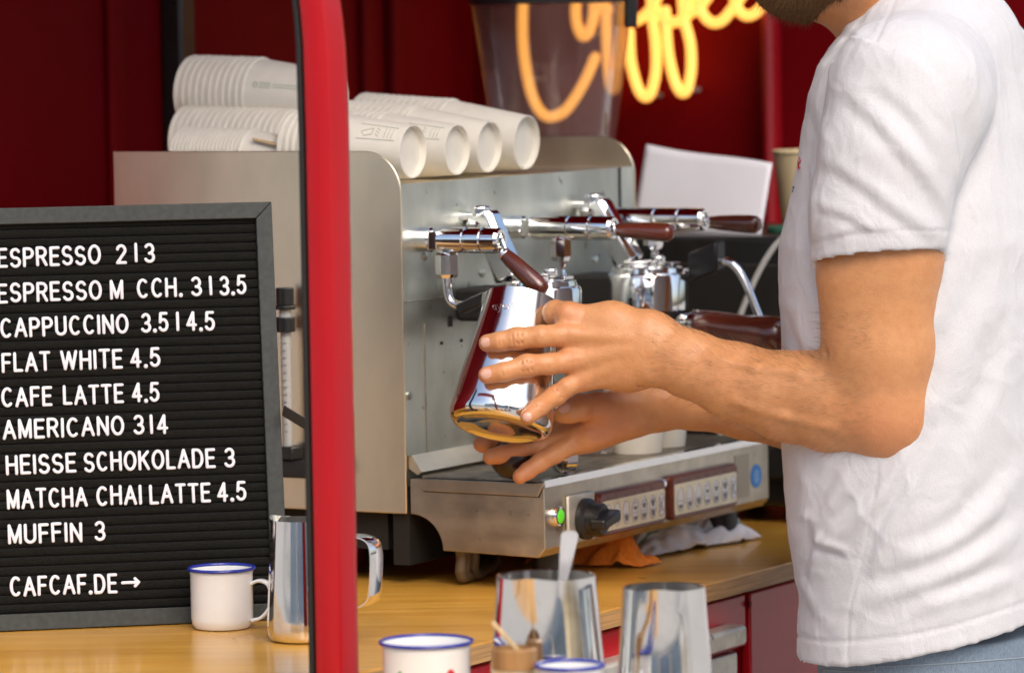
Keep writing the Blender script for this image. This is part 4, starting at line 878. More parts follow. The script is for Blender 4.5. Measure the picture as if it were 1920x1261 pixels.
# ------------------------------------------------------------------ the barista: one continuous body from a distance field
class Field:
    def __init__(s, xs, ys, zs): s.xs, s.ys, s.zs = [np.asarray(a, np.float32) for a in (xs, ys, zs)]; s.d = np.full((len(xs), len(ys), len(zs)), 1.0, np.float32)
    def block(s, lo, hi):
        sl = []
        for a, l, h in zip((s.xs, s.ys, s.zs), lo, hi):
            i0 = max(0, np.searchsorted(a, l)-1); i1 = min(len(a), np.searchsorted(a, h)+1)
            if i1-i0 < 2: return None
            sl.append(slice(i0, i1))
        X = s.xs[sl[0]][:, None, None]; Y = s.ys[sl[1]][None, :, None]; Z_ = s.zs[sl[2]][None, None, :]
        return tuple(sl), X, Y, Z_
    def mix(s, sl, e, k, sub_=False):
        d = s.d[sl]
        if sub_:
            h = np.maximum(k-np.abs(d+e), 0)/max(k, 1e-9); s.d[sl] = np.maximum(d, -e)+h*h*k*.25
        else:
            h = np.maximum(k-np.abs(d-e), 0)/max(k, 1e-9); s.d[sl] = np.minimum(d, e)-h*h*k*.25
    def cap(s, a, b, ra, rb, k=.006, squash=None, sub_=False):
        a = np.array(a, np.float32); b = np.array(b, np.float32); m = max(ra, rb)*(1.0 if squash is None else 1/min(1, squash[1]))+k+.008
        r = s.block(np.minimum(a, b)-m, np.maximum(a, b)+m)
        if r is None: return
        sl, X, Y, Z_ = r; ab = b-a; L2 = float(ab@ab)+1e-12
        px, py, pz = X-a[0], Y-a[1], Z_-a[2]
        t = np.clip((px*ab[0]+py*ab[1]+pz*ab[2])/L2, 0, 1)
        dx, dy, dz = px-t*ab[0], py-t*ab[1], pz-t*ab[2]
        q = dx*dx+dy*dy+dz*dz
        if squash is not None:      # squash=(direction, factor<1 thinner): scale distance along that direction
            n = np.array(squash[0], np.float32); n /= np.linalg.norm(n); c = dx*n[0]+dy*n[1]+dz*n[2]
            q = q+c*c*(1/squash[1]**2-1)
        e = np.sqrt(q)-(ra+(rb-ra)*t); s.mix(sl, e.astype(np.float32), k, sub_)
    def ell(s, c, r, k=.006, axes=None, sub_=False):
        c = np.array(c, np.float32); r = np.array(r, np.float32); m = float(r.max())+k+.008
        q = s.block(c-m, c+m)
        if q is None: return
        sl, X, Y, Z_ = q; p = (X-c[0], Y-c[1], Z_-c[2])
        if axes is not None:
            ax = [np.array(a_, np.float32)/np.linalg.norm(np.array(a_, np.float32)) for a_ in axes]
            p = tuple(p[0]*a_[0]+p[1]*a_[1]+p[2]*a_[2] for a_ in ax)
        k0 = np.sqrt((p[0]/r[0])**2+(p[1]/r[1])**2+(p[2]/r[2])**2); k1 = np.sqrt((p[0]/r[0]**2)**2+(p[1]/r[1]**2)**2+(p[2]/r[2]**2)**2)+1e-9
        s.mix(sl, (k0*(k0-1)/k1).astype(np.float32), k, sub_)
    def mesh(s):
        d = s.d; neg = d < 0; nx, ny, nz = d.shape
        cnt = np.zeros((nx-1, ny-1, nz-1), np.int8)
        for i in (0, 1):
            for j in (0, 1):
                for k in (0, 1): cnt += neg[i:nx-1+i, j:ny-1+j, k:nz-1+k]
        act = np.argwhere((cnt > 0) & (cnt < 8)); del cnt
        I, J, K = act.T; c = {}
        for i in (0, 1):
            for j in (0, 1):
                for k in (0, 1): c[i, j, k] = d[I+i, J+j, K+k]
        acc = np.zeros((len(I), 3)); n = np.zeros(len(I))
        cor = list(c)
        for a in cor:
            for ax in range(3):
                if a[ax] == 0:
                    b = list(a); b[ax] = 1; b = tuple(b); va, vb_ = c[a], c[b]; m = (va < 0) != (vb_ < 0)
                    t = np.where(m, va/np.where(m, va-vb_, 1), 0)
                    pt = np.tile(np.array(a, float), (len(I), 1)); pt[:, ax] = t; acc[m] += pt[m]; n[m] += 1
        acc /= n[:, None]
        X = s.xs[I]+(s.xs[I+1]-s.xs[I])*acc[:, 0]; Y = s.ys[J]+(s.ys[J+1]-s.ys[J])*acc[:, 1]; Zz = s.zs[K]+(s.zs[K+1]-s.zs[K])*acc[:, 2]
        idx = np.full((nx-1, ny-1, nz-1), -1, np.int32); idx[I, J, K] = np.arange(len(I), dtype=np.int32)
        F = []
        for ax in range(3):
            sh = [slice(None)]*3; sh2 = [slice(None)]*3; sh[ax] = slice(0, -1); sh2[ax] = slice(1, None)
            e = np.argwhere(neg[tuple(sh)] != neg[tuple(sh2)])
            o1, o2 = (ax+1) % 3, (ax+2) % 3
            ok = (e[:, o1] > 0) & (e[:, o2] > 0) & (e[:, o1] < d.shape[o1]-1) & (e[:, o2] < d.shape[o2]-1); e = e[ok]
            def at(da, db):
                q = e.copy(); q[:, o1] -= da; q[:, o2] -= db; return idx[q[:, 0], q[:, 1], q[:, 2]]
            quad = np.stack([at(1, 1), at(0, 1), at(0, 0), at(1, 0)], 1)
            fl = ~neg[e[:, 0], e[:, 1], e[:, 2]]; quad[fl] = quad[fl][:, ::-1]; F.append(quad)
        F = np.concatenate(F); F = F[(F >= 0).all(1)]
        return np.stack([X, Y, Zz], 1), F
def mesh_obj(name, V, F, m, parent=None):
    me = bpy.data.meshes.new(name); me.vertices.add(len(V)); me.vertices.foreach_set('co', V.astype(np.float32).ravel())
    me.loops.add(len(F)*4); me.loops.foreach_set('vertex_index', F.astype(np.int32).ravel())
    me.polygons.add(len(F)); me.polygons.foreach_set('loop_start', np.arange(0, len(F)*4, 4, dtype=np.int32))
    me.update(calc_edges=True); me.validate(); me.materials.append(m); me.shade_smooth()
    o = bpy.data.objects.new(name, me); col.objects.link(o)
    if parent: o.parent = parent; o.matrix_parent_inverse = inv_of(parent)
    return o
def relax(V, F, it=2, lam=.5):
    n = len(V); e = np.concatenate([F[:, [0, 1]], F[:, [1, 2]], F[:, [2, 3]], F[:, [3, 0]]])
    for _ in range(it):
        s_ = np.zeros_like(V); c = np.zeros(n)
        np.add.at(s_, e[:, 0], V[e[:, 1]]); np.add.at(s_, e[:, 1], V[e[:, 0]]); np.add.at(c, e[:, 0], 1); np.add.at(c, e[:, 1], 1)
        V = V+(s_/np.maximum(c, 1)[:, None]-V)*lam
    return V
def axis_steps(lo, hi, f0, f1, fine, coarse):
    out = list(np.arange(lo, f0, coarse))+list(np.arange(f0, f1, fine))+list(np.arange(f1, hi, coarse)); return out
# --- the jug held in the hands
JB = P(936, 804, 4.377); JT = P(979, 560, 4.427); JAX = (JT-JB).normalized(); JH = (JT-JB).length
JRB, JRT = 99/8400*4.385, 68/8400*4.42
def jug_dist(p):
    q = p-JB; h = max(0, min(JH, q.dot(JAX))); f = max(0, (h-.01)/(JH-.01)); r = JRB+(JRT-JRB)*(f*f*(3-2*f)*.2+f*.8)
    return (q-JAX*q.dot(JAX)).length-r
def on_jug(px, py, r, back=False):          # a point a finger radius off the jug, near side
    Y = 4.25 if not back else 4.6; best = None
    for k in range(600):
        p = P(px, py, Y)
        if jug_dist(p) < r: break
        Y += (.0005 if not back else -.0005)
    return P(px, py, Y)
hx = Vector((1, 0, 0))
hd_ = (Vector((.9, .45, 0))-JAX*Vector((.9, .45, 0)).dot(JAX)).normalized()
hpts = [JB+JAX*(JH*.93)+hd_*(JRT*.98), JB+JAX*(JH*.96)+hd_*(JRT*1.35), JB+JAX*(JH*.88)+hd_*(JRT*1.72), JB+JAX*(JH*.6)+hd_*(JRT*1.78), JB+JAX*(JH*.38)+hd_*(JRT*1.7), JB+JAX*(JH*.25)+hd_*(JRT*1.5), JB+JAX*(JH*.2)+hd_*(JRB*.98)]
held = jug(JB, 'steel milk jug tilted in the barista hands under the steam wand', JRB, JRT, JH, math.radians(160), axis=JAX, handle_pts=(hpts, hd_.cross(JAX), .007), spout=.007)
# rounded foot ring and engraved lettering near the rim
eng = MB()
def on_jug_surface(px, py):
    p = on_jug(px, py, .0003); return p
def script_letter(strokes, x0, y0, w, h):
    for st in strokes: eng.tube([on_jug_surface(x0+x*w+ (1-y)*2, y0-y*h) for x, y in st], .00035, 5)
script_letter([arc(.5, .35, .4, .35, 60, 400, 10)+[(.9, .7), (.9, 0)]], 922, 580, 7, 12)
script_letter([[(0, .7), (.45, .05)], [(.95, .7), (.3, -.45), (0, -.45)]], 931, 579, 8, 12)
script_letter([arc(.5, .35, .42, .35, 0, 360, 12)], 941, 579, 8, 12)
script_letter([[(.1, 0), (.1, .7)], arc(.45, .4, .35, .3, 170, 60, 6)], 951, 579, 7, 12)
script_letter([[(.4, 1.0), (.4, .1), (.8, 0)], [(.05, .68), (.85, .68)]], 958, 578, 7, 12)
eng.build('engraved_mark', M_engrave, held)
# --- body
HXL, HXR = P(870, 700, 4.36).x, P(1290, 700, 4.4).x
body_lo = (HXL-.005, 4.20, 1.0); body_hi = (.58, 4.78, 1.74)
xs = axis_steps(body_lo[0], body_hi[0], HXL, HXR, .00105, .0028)
ys_ = axis_steps(body_lo[1], body_hi[1], 4.325, 4.50, .0012, .0032)
zs = axis_steps(P(1000, 920, 4.36).z-.02, body_hi[2], P(1000, 915, 4.36).z, P(1000, 550, 4.36).z, .00105, .0028)
F_ = Field(xs, ys_, zs)
Yd = (0, 1, 0)
# left arm (towards the camera)
arm = [(1222, 650, 4.362, .0270), (1290, 681, 4.352, .0318), (1380, 716, 4.336, .0368), (1480, 745, 4.316, .0420), (1570, 756, 4.298, .0480), (1650, 764, 4.282, .0478)]
for (x0, y0, Y0, r0), (x1, y1, Y1, r1) in zip(arm, arm[1:]): F_.cap(P(x0, y0, Y0), P(x1, y1, Y1), r0, r1, .010, squash=(Yd, .80))
F_.cap(P(1682, 800, 4.282), P(1665, 812, 4.284), .0285, .0285, .016)                # elbow point
F_.cap(P(1560, 726, 4.296), P(1440, 718, 4.318), .036, .022, .016)                  # brachioradialis
up = [(1652, 764, 4.282, .0465), (1653, 650, 4.276, .0510), (1658, 480, 4.268, .0555), (1672, 320, 4.27, .060), (1700, 215, 4.29, .066)]
for (x0, y0, Y0, r0), (x1, y1, Y1, r1) in zip(up, up[1:]): F_.cap(P(x0, y0, Y0), P(x1, y1, Y1), r0, r1, .012, squash=(Yd, .88))
F_.cap(P(1612, 690, 4.280), P(1600, 520, 4.268), .028, .034, .02)                  # biceps
# torso core, shoulders, neck (inside the shirt)
spine = P(1765, 700, 4.455)
F_.cap(P(1765, 1150, 4.455), P(1765, 330, 4.455), .09, .085, .02); F_.cap(P(1700, 215, 4.29), P(1740, 170, 4.45), .062, .07, .03); F_.cap(P(1740, 170, 4.45), P(1770, 220, 4.60), .07, .055, .03)
F_.cap(P(1738, 120, 4.455), P(1628, -70, 4.45), .066, .060, .04)
# right arm (behind)
ra = [(1238, 760, 4.474, .0225), (1300, 758, 4.486, .0240), (1400, 768, 4.505, .0290), (1520, 780, 4.53, .040), (1640, 780, 4.56, .045)]
for (x0, y0, Y0, r0), (x1, y1, Y1, r1) in zip(ra, ra[1:]): F_.cap(P(x0, y0, Y0), P(x1, y1, Y1), r0, r1, .010)
F_.cap(P(1640, 780, 4.56), P(1700, 500, 4.58), .045, .05, .02); F_.cap(P(1700, 500, 4.58), P(1770, 220, 4.60), .05, .055, .02)
# head
HC = P(1560, -192, 4.45); FD = Vector((-.90, .32, -.30)).normalized(); SD_ = Vector((-.32, -.92, 0)).normalized(); UD = FD.cross(SD_).normalized()
if UD.z < 0: UD = -UD
hax = (FD, SD_, UD)
F_.ell(HC+UD*.035-FD*.015, (.098, .076, .090), .02, hax); F_.ell(HC-UD*.035+FD*.022, (.070, .062, .080), .03, hax)
jaw = P(1492, -54, 4.437)
F_.ell(jaw, (.036, .036, .030), .030, hax); F_.cap(jaw, P(1590, -60, 4.40), .030, .030, .03)
F_.cap(jaw, P(1590, -60, 4.49), .030, .030, .03)
F_.cap(HC+FD*.088+UD*.018, HC+FD*.108-UD*.018, .008, .014, .012)                  # nose
F_.cap(HC+FD*.090-UD*.046-SD_*.018, HC+FD*.090-UD*.046+SD_*.018, .009, .009, .006)  # lips
F_.cap(HC+FD*.088-UD*.060-SD_*.014, HC+FD*.088-UD*.060+SD_*.014, .010, .010, .006)
for sg in (1, -1):
    F_.ell(HC+FD*.080+SD_*(.032*sg)+UD*.022, (.014, .018, .010), .006, hax, sub_=True)
    F_.ell(HC+FD*.072+SD_*(.032*sg)+UD*.022, (.012, .012, .012), .002, hax)
    F_.ell(HC-FD*.004+SD_*(.078*sg)-UD*.005, (.022, .010, .034), .006, hax)
# left hand
def cp(pts, k=.004):
    for (a, ra_), (b, rb_) in zip(pts, pts[1:]): F_.cap(a, b, ra_, rb_, k)
F_.cap(P(1228, 630, 4.364), P(1228, 672, 4.362), .0235, .0235, .012, squash=(Yd, .85))
meta = [((1205, 618, 4.364), (1070, 592, 4.377), .0185, .0128), ((1205, 640, 4.360), (1060, 628, 4.366), .0170, .0118), ((1205, 664, 4.360), (1068, 677, 4.363), .0165, .0112), ((1200, 690, 4.362), (1086, 714, 4.367), .0160, .0104)]
for a, b, r0, r1 in meta: F_.cap(P(*a), P(*b), r0, r1, .012)
F_.cap(P(1150, 600, 4.372), P(1180, 700, 4.372), .016, .016, .02)
r_ = 1.0
mid = [(P(1060, 628, 4.366), .0116), (P(1015, 630, 4.353), .0106), (on_jug(970, 634, .0100), .0106), (on_jug(938, 640, .0090), .0096), (on_jug(914, 643, .0083), .0087)]
rin = [(P(1068, 677, 4.363), .0110), (P(1030, 682, 4.352), .0104), (on_jug(988, 685, .0098), .0106), (on_jug(945, 697, .0089), .0094), (on_jug(913, 703, .0081), .0086)]
pin = [(P(1086, 714, 4.367), .0102), (P(1062, 726, 4.358), .0092), (on_jug(1041, 741, .0088), .0095), (on_jug(1012, 763, .0080), .0088), (on_jug(990, 781, .0074), .0080)]
for fg in (mid, rin, pin):
    cp(fg, .0028)
    F_.cap(fg[2][0]+Vector((0, -.0015, 0)), fg[2][0]+Vector((.002, -.0015, 0)), fg[2][1]*.93, fg[2][1]*.93, .005)
    F_.cap(fg[0][0]+Vector((0, -.004, .001)), fg[0][0]+Vector((.004, -.004, .001)), fg[0][1]*.78, fg[0][1]*.78, .008)     # knuckle
# index folded round behind the jug, thumb hidden behind it
idx = [(P(1070, 592, 4.377), .0128), (P(1042, 587, 4.385), .0125), (P(1038, 592, 4.412), .0110), (P(1046, 600, 4.440), .0095), (P(1040, 604, 4.458), .0085)]
cp(idx, .004); F_.cap(P(1062, 588, 4.371), P(1070, 590, 4.371), .010, .010, .008)
cp([(P(1195, 660, 4.385), .017), (P(1135, 672, 4.415), .0145), (P(1085, 668, 4.448), .0115), (P(1050, 650, 4.468), .0095)], .008)
# extensor tendons and wrist bone of the left hand
for a, b in (((1180, 634, 4.3475), (1075, 626, 4.3565)), ((1180, 655, 4.3475), (1080, 674, 4.3555)), ((1180, 676, 4.351), (1096, 709, 4.359))): F_.cap(P(*a), P(*b), .0036, .0034, .007)
F_.cap(P(1222, 695, 4.352), P(1230, 698, 4.352), .0105, .0105, .012)
for pts in ():
    for a, b in zip(pts, pts[1:]): F_.cap(P(*a), P(*b), .0004, .0004, .005)
for pts in (((1560, 800, 4.262), (1470, 780, 4.283), (1380, 752, 4.306)), ((1500, 700, 4.276), (1420, 690, 4.300), (1330, 672, 4.322))):
    for a, b in zip(pts, pts[1:]): F_.cap(P(*a), P(*b), .0012, .0012, .010)
# right hand: palm towards us, thumb up, fingers under the jug
F_.cap(P(1240, 750, 4.472), P(1240, 768, 4.474), .0195, .0195, .012)
for b, r1 in (((1090, 792, 4.462), .0130), ((1078, 806, 4.458), .0128), ((1076, 818, 4.454), .0125), ((1082, 828, 4.448), .0115)): F_.cap(P(1215, 764, 4.472), P(*b), .0185, r1, .012)
F_.cap(P(1190, 786, 4.456), P(1110, 816, 4.446), .014, .013, .014)               # heel of the little finger side
F_.cap(P(1185, 764, 4.458), P(1120, 764, 4.440), .0215, .0150, .014)              # ball of the thumb
cp([(P(1120, 760, 4.440), .0140), (P(1086, 764, 4.428), .0128), (P(1066, 770, 4.424), .0118), (P(1053, 773, 4.423), .0100)], .005)
cp([(P(1082, 826, 4.448), .0115), (P(1040, 850, 4.436), .0098), (P(1012, 867, 4.425), .0090), (P(990, 882, 4.418), .0083), (P(975, 893, 4.413), .0075)], .003)
cp([(P(1076, 818, 4.454), .0125), (P(1020, 833, 4.444), .0098), (P(975, 842, 4.434), .0092), (P(940, 852, 4.430), .0088), (P(920, 856, 4.430), .0080)], .003)
cp([(P(1078, 806, 4.458), .0128), (P(1000, 822, 4.456), .0105), (P(950, 826, 4.452), .0102), (P(915, 831, 4.450), .0095), (P(903, 832, 4.450), .0084)], .003)
cp([(P(1090, 792, 4.462), .0130), (P(1010, 798, 4.470), .0105), (P(960, 800, 4.466), .0098), (P(925, 806, 4.462), .0086)], .003)
# creases: finger joints, wrist, elbow fold
def crease(px, py, Y, dx, dy, r=.0009, k=.0016):
    a, b = P(px-dx, py-dy, Y), P(px+dx, py+dy, Y); F_.cap(a, b, r, r, k, sub_=True)
for fg, ang in ((mid, 80), (rin, 68), (pin, 55)):
    for i, offs in ((2, (-9, 0, 8)), (3, (-3, 4))):
        c = fg[i][0]; px, py = proj(c); Yf = c.y-fg[i][1]*1.0
        d = Vector(proj(fg[i-1][0]))-Vector(proj(fg[i][0])); d.normalize(); n_ = Vector((-d.y, d.x))
        for o_ in offs: crease(px+d.x*o_, py+d.y*o_, Yf, n_.x*10, n_.y*10, .0006, .0016)
for o_ in (0, 9): crease(1196+o_, 716-o_*.3, 4.353, 3, 14, .001, .003)
crease(1548, 655, 4.262, 10, 12, .002, .006)
for (a, b) in (((1100, 752, 4.4305), (1108, 776, 4.430)), ((1150, 745, 4.438), (1160, 772, 4.4375)), ((1140, 790, 4.438), (1185, 780, 4.443)), ((1205, 770, 4.451), (1206, 800, 4.452)), ((1090, 812, 4.4435), (1150, 800, 4.4375))): F_.cap(P(*a), P(*b), .001, .001, .003, sub_=True)
V, Fc = F_.mesh(); del F_
V = relax(V, Fc, 2, .45)
man = empty('person', (P(1765, 900, 4.455).x, 4.455, 0), 'bearded man in white t-shirt and blue jeans holding a steel jug with both hands', 'person')
body = mesh_obj('body', V, Fc, M_skin, man)
fl = np.zeros(len(V), np.float32)      # redder skin over the knuckles, finger joints, tips and elbow
for fg in (mid, rin, pin):
    for i, s_, a_ in ((0, .011, .55), (2, .0075, .6), (3, .006, .4), (4, .008, .45)):
        c = np.array(fg[i][0]); fl = np.maximum(fl, a_*np.exp(-((V-c)**2).sum(1)/(s_*1.25)**2))
for c, s_, a_ in ((P(1670, 800, 4.25), .045, .35), (P(1130, 800, 4.43), .03, .45), (P(960, 850, 4.43), .03, .5), (P(980, 885, 4.41), .02, .5), (P(905, 832, 4.45), .016, .5), (P(1068, 590, 4.37), .014, .45)): fl = np.maximum(fl, a_*np.exp(-((V-np.array(c))**2).sum(1)/s_**2))
body.data.attributes.new('flush', 'FLOAT', 'POINT').data.foreach_set('value', fl.astype(np.float32))
bvh = BVHTree.FromPolygons([tuple(v) for v in V], [tuple(f) for f in Fc])
def hit(px, py, tree):
    d = ray(px, py).normalized(); return tree.ray_cast(CAMP, d)
# nails
def nail(c, tip_dir_px, w, l, name='fingernail'):
    loc, nor, i, ds = hit(c[0], c[1], bvh)
    if loc is None: return
    a = P(c[0]+tip_dir_px[0]*8, c[1]+tip_dir_px[1]*8, loc.y)-P(c[0], c[1], loc.y); t = (a-nor*a.dot(nor)).normalized(); s_ = nor.cross(t).normalized()
    rows_ = []
    for i in range(9):
        f = i/8*2-1; ww = w*math.sqrt(max(0.02, 1-abs(f)**3.2)); row = []
        for j in range(7):
            g = j/6*2-1; p = loc+t*(f*l)+s_*(g*ww); q = bvh.ray_cast(p+nor*.01, -nor)
            b = q[0] if q[0] is not None else p
            row.append(b+nor*(.0006-.0004*abs(g)**2))
        rows_.append(row)
    mb = MB().add([p for r in rows_ for p in r], [(i*7+j, i*7+j+1, (i+1)*7+j+1, (i+1)*7+j) for i in range(8) for j in range(6)])
    o = mb.build(name, M_nail, body, angle=180)
nail((909, 641), (-1, .12), .0048, .0056); nail((911, 700), (-1, .16), .0048, .0058); nail((988, 781), (-.78, .62), .0040, .0048); nail((1057, 763), (-1, .25), .0056, .0060, 'thumbnail')
# fine hair on the forearm
hm = MB(); cnt = 0
for k in range(5200):
    px, py = random.uniform(1225, 1640), random.uniform(575, 850)
    loc, nor, i, ds = hit(px, py, bvh)
    if loc is None or loc.y > 4.40: continue
    edge = abs(nor.y)
    if random.random() > (1.0 if edge < .5 else .40): continue
    d = (Vector((-.55, 0, .0))+Vector((0, 0, random.uniform(-.25, .5)))+nor*random.uniform(.35, .8)).normalized(); L_ = random.uniform(.007, .015)
    side = d.cross(Vector((0, 1, 0))).normalized(); w_ = .00008
    p0, p1, p2 = loc-nor*.0003, loc+d*L_*.5, loc+d*L_*.9+Vector((-.5, 0, -.05))*L_*.35
    hm.add([p0-side*w_, p0+side*w_, p1+side*w_*.8, p1-side*w_*.8, p2], [(0, 1, 2, 3), (3, 2, 4)]); cnt += 1
M_ahair = mat('arm_hair', (.20, .11, .05), .6)
o = hm.build('arm_hair', M_ahair, body, angle=180); o['kind'] = 'stuff'
# --- beard and hair
bf = Field(*[np.arange(l, h, .0022) for l, h in ((HC.x-.16, HC.x+.14), (HC.y-.13, HC.y+.13), (jaw.z-.06, HC.z+.17))])
bf.ell(HC-UD*.037+FD*.022, (.074, .066, .083), .01, hax); bf.ell(jaw, (.039, .039, .032), .03, hax); bf.cap(jaw, P(1590, -60, 4.40), .033, .033, .03); bf.cap(jaw, P(1590, -60, 4.49), .033, .033, .03)
bf.ell(HC+UD*.05+FD*.055, (.075, .085, .085), .012, hax, sub_=True); bf.ell(HC+FD*.10-UD*.048, (.030, .024, .010), .006, hax, sub_=True)
bf.cap(P(1640, -40, 4.45), P(1760, 150, 4.45), .075, .075, .004, sub_=True)
bf.d += np.float32(.0)
Vb, Fb = bf.mesh()
nz = np.array([mn.noise(Vector(v)*420)+.6*mn.noise(Vector(v)*900) for v in Vb]); cb_ = Vb.mean(0); Vb = Vb+(Vb-cb_)/np.linalg.norm(Vb-cb_, axis=1)[:, None]*(nz*.0012)[:, None]
beard = mesh_obj('beard', Vb, Fb, M_hair, man)
bt = BVHTree.FromPolygons([tuple(v) for v in Vb], [tuple(f) for f in Fb]); hm = MB()
for k in range(5200):
    px, py = random.uniform(1425, 1600), random.uniform(-60, 50)
    loc, nor, i, ds = hit(px, py, bt)
    if loc is None: continue
    d = (nor*.8+Vector((-.35, 0, -.7))+Vector((random.uniform(-.4, .4), 0, random.uniform(-.3, .3)))).normalized(); L_ = random.uniform(.004, .011); side = d.cross(Vector((0, 1, 0))).normalized(); w_ = .00017
    hm.add([loc-side*w_, loc+side*w_, loc+d*L_], [(0, 1, 2)])
o = hm.build('beard_hair', M_hair, beard, angle=180); o['kind'] = 'stuff'
hf = Field(*[np.arange(l, h, .004) for l, h in ((HC.x-.16, HC.x+.16), (HC.y-.14, HC.y+.14), (HC.z-.10, HC.z+.19))])
hf.ell(HC+UD*.042-FD*.018, (.106, .085, .098), .01, hax); hf.ell(HC+FD*.105-UD*.005, (.07, .12, .075), .02, hax, sub_=True); hf.cap(HC-UD*.12, HC-UD*.05, .085, .06, .02, sub_=True)
Vh, Fh = hf.mesh(); nz = np.array([mn.noise(Vector(v)*180) for v in Vh]); ch_ = Vh.mean(0); Vh = Vh+(Vh-ch_)/np.linalg.norm(Vh-ch_, axis=1)[:, None]*(nz*.003)[:, None]
mesh_obj('hair', Vh, Fh, M_hair, man)
# --- t-shirt
FWD = Vector((-.875, .485, 0)); LFT = Vector((-.485, -.875, 0))
prof = [(-230, 1800, 8), (-180, 1795, 40), (-120, 1785, 72), (-60, 1770, 98), (0, 1755, 118), (40, 1752, 152), (80, 1748, 190), (120, 1748, 212), (170, 1754, 232), (230, 1757, 248), (300, 1760, 262), (380, 1762, 282), (450, 1763, 296), (560, 1763, 298), (700, 1766, 293), (840, 1764, 294), (950, 1768, 291), (1050, 1776, 286), (1110, 1782, 284), (1180, 1782, 285), (1260, 1784, 287), (1340, 1786, 288)]
SY = 4.455
hs = .0025
sx = np.arange(.20, .60, hs); sy = np.arange(4.16, 4.74, hs); sz = np.arange(P(1700, 1290, 4.4).z, P(1700, -215, 4.4).z, hs)
SF = Field(sx, sy, sz)
zz = np.array([P(1760, y, SY).z for y, c, h in prof][::-1]); cxx = np.array([P(c, y, SY).x for y, c, h in prof][::-1]); hh_ = np.array([h/8400*SY for y, c, h in prof][::-1])
cxi = np.interp(sz, zz, cxx)[None, None, :]; hhi = np.interp(sz, zz, hh_)[None, None, :]
BASEH = math.sqrt((.135*.875)**2+(.212*.485)**2)
rd, rw = .135*hhi/BASEH, .212*hhi/BASEH
X = sx[:, None, None]-cxi; Yv = sy[None, :, None]-SY
f = X*FWD.x+Yv*FWD.y; l = X*LFT.x+Yv*LFT.y
pw_ = 2.3
k0 = (np.abs(f/rd)**pw_+np.abs(l/rw)**pw_)**(1/pw_)
SF.d = np.minimum(SF.d, ((k0-1)*np.minimum(rd, rw)*.92)).astype(np.float32)
sl_ = [(1702, 185, 4.292, .073), (1672, 300, 4.268, .0690), (1650, 400, 4.264, .0655), (1645, 520, 4.264, .0635)]
S2 = Field(sx, sy, sz)
for (x0, y0, Y0, r0), (x1, y1, Y1, r1) in zip(sl_, sl_[1:]): S2.cap(P(x0, y0, Y0), P(x1, y1, Y1), r0, r1, .010, squash=(Yd, .90))
S2.cap(P(1702, 185, 4.292), P(1750, 120, 4.44), .070, .085, .03); S2.cap(P(1765, 185, 4.615), P(1750, 120, 4.44), .060, .085, .03)
# cut the sleeve at its hem
ca, cb2 = P(1525, 490, 4.264), P(1770, 470, 4.264); cdir = (cb2-ca).normalized(); cn_ = Vector((-cdir.z, .12, cdir.x)); cn_ = cn_ if cn_.z < 0 else -cn_; cn_.normalize()
plane = (sx[:, None, None]-ca.x)*cn_.x+(sy[None, :, None]-ca.y)*cn_.y+(sz[None, None, :]-ca.z)*cn_.z
near_sleeve = (sy[None, :, None] < 4.40)
def smin(a, b, k): h = np.maximum(k-np.abs(a-b), 0)/k; return np.minimum(a, b)-h*h*k*.25
dT, dS = SF.d, S2.d
TH_ = .0042
shellT = dT; full_out = smin(dT, dS, .012)
sleeve_cut = np.maximum(dS, plane)                       # sleeve closed by the plane
inner = smin(dT, dS, .012)+TH_                            # hollow
# outer: torso plus cut sleeve; then hollow, with the sleeve and hem openings open
outer = smin(dT, np.where(plane > -.0, np.maximum(dS, plane), dS), .010)
cav = np.maximum(np.maximum(dS+TH_, -plane-.06), .006-dT); shell = np.maximum(outer, -cav)
# hem of the shirt, neckline
hp0, hp1, hp2 = P(1500, 1228, 4.39), P(1700, 1232, 4.27), P(1915, 1168, 4.33)
hn = (hp1-hp0).cross(hp2-hp0).normalized(); hn = hn if hn.z < 0 else -hn
hemp = (sx[:, None, None]-hp0.x)*hn.x+(sy[None, :, None]-hp0.y)*hn.y+(sz[None, None, :]-hp0.z)*hn.z
shell = np.maximum(shell, hemp)
n0, n1 = P(1545, 100, 4.45), P(1640, -30, 4.45); nd = (n1-n0).normalized(); nn_ = Vector((-nd.z, 0, nd.x)); nn_ = nn_ if nn_.x < 0 else -nn_
neckp = (sx[:, None, None]-n0.x)*nn_.x+(sz[None, None, :]-n0.z)*nn_.z+0*sy[None, :, None]
shell = np.maximum(shell, neckp)
SF.d = shell.astype(np.float32); Vs, Fs = SF.mesh()
Vs = relax(Vs, Fs, 3, .5)
# normals
def vnormals(V, F):
    n = np.cross(V[F[:, 2]]-V[F[:, 0]], V[F[:, 3]]-V[F[:, 1]]); o = np.zeros_like(V)
    for k in range(4): np.add.at(o, F[:, k], n)
    return o/np.maximum(np.linalg.norm(o, axis=1), 1e-9)[:, None]
Nn = vnormals(Vs, Fs)
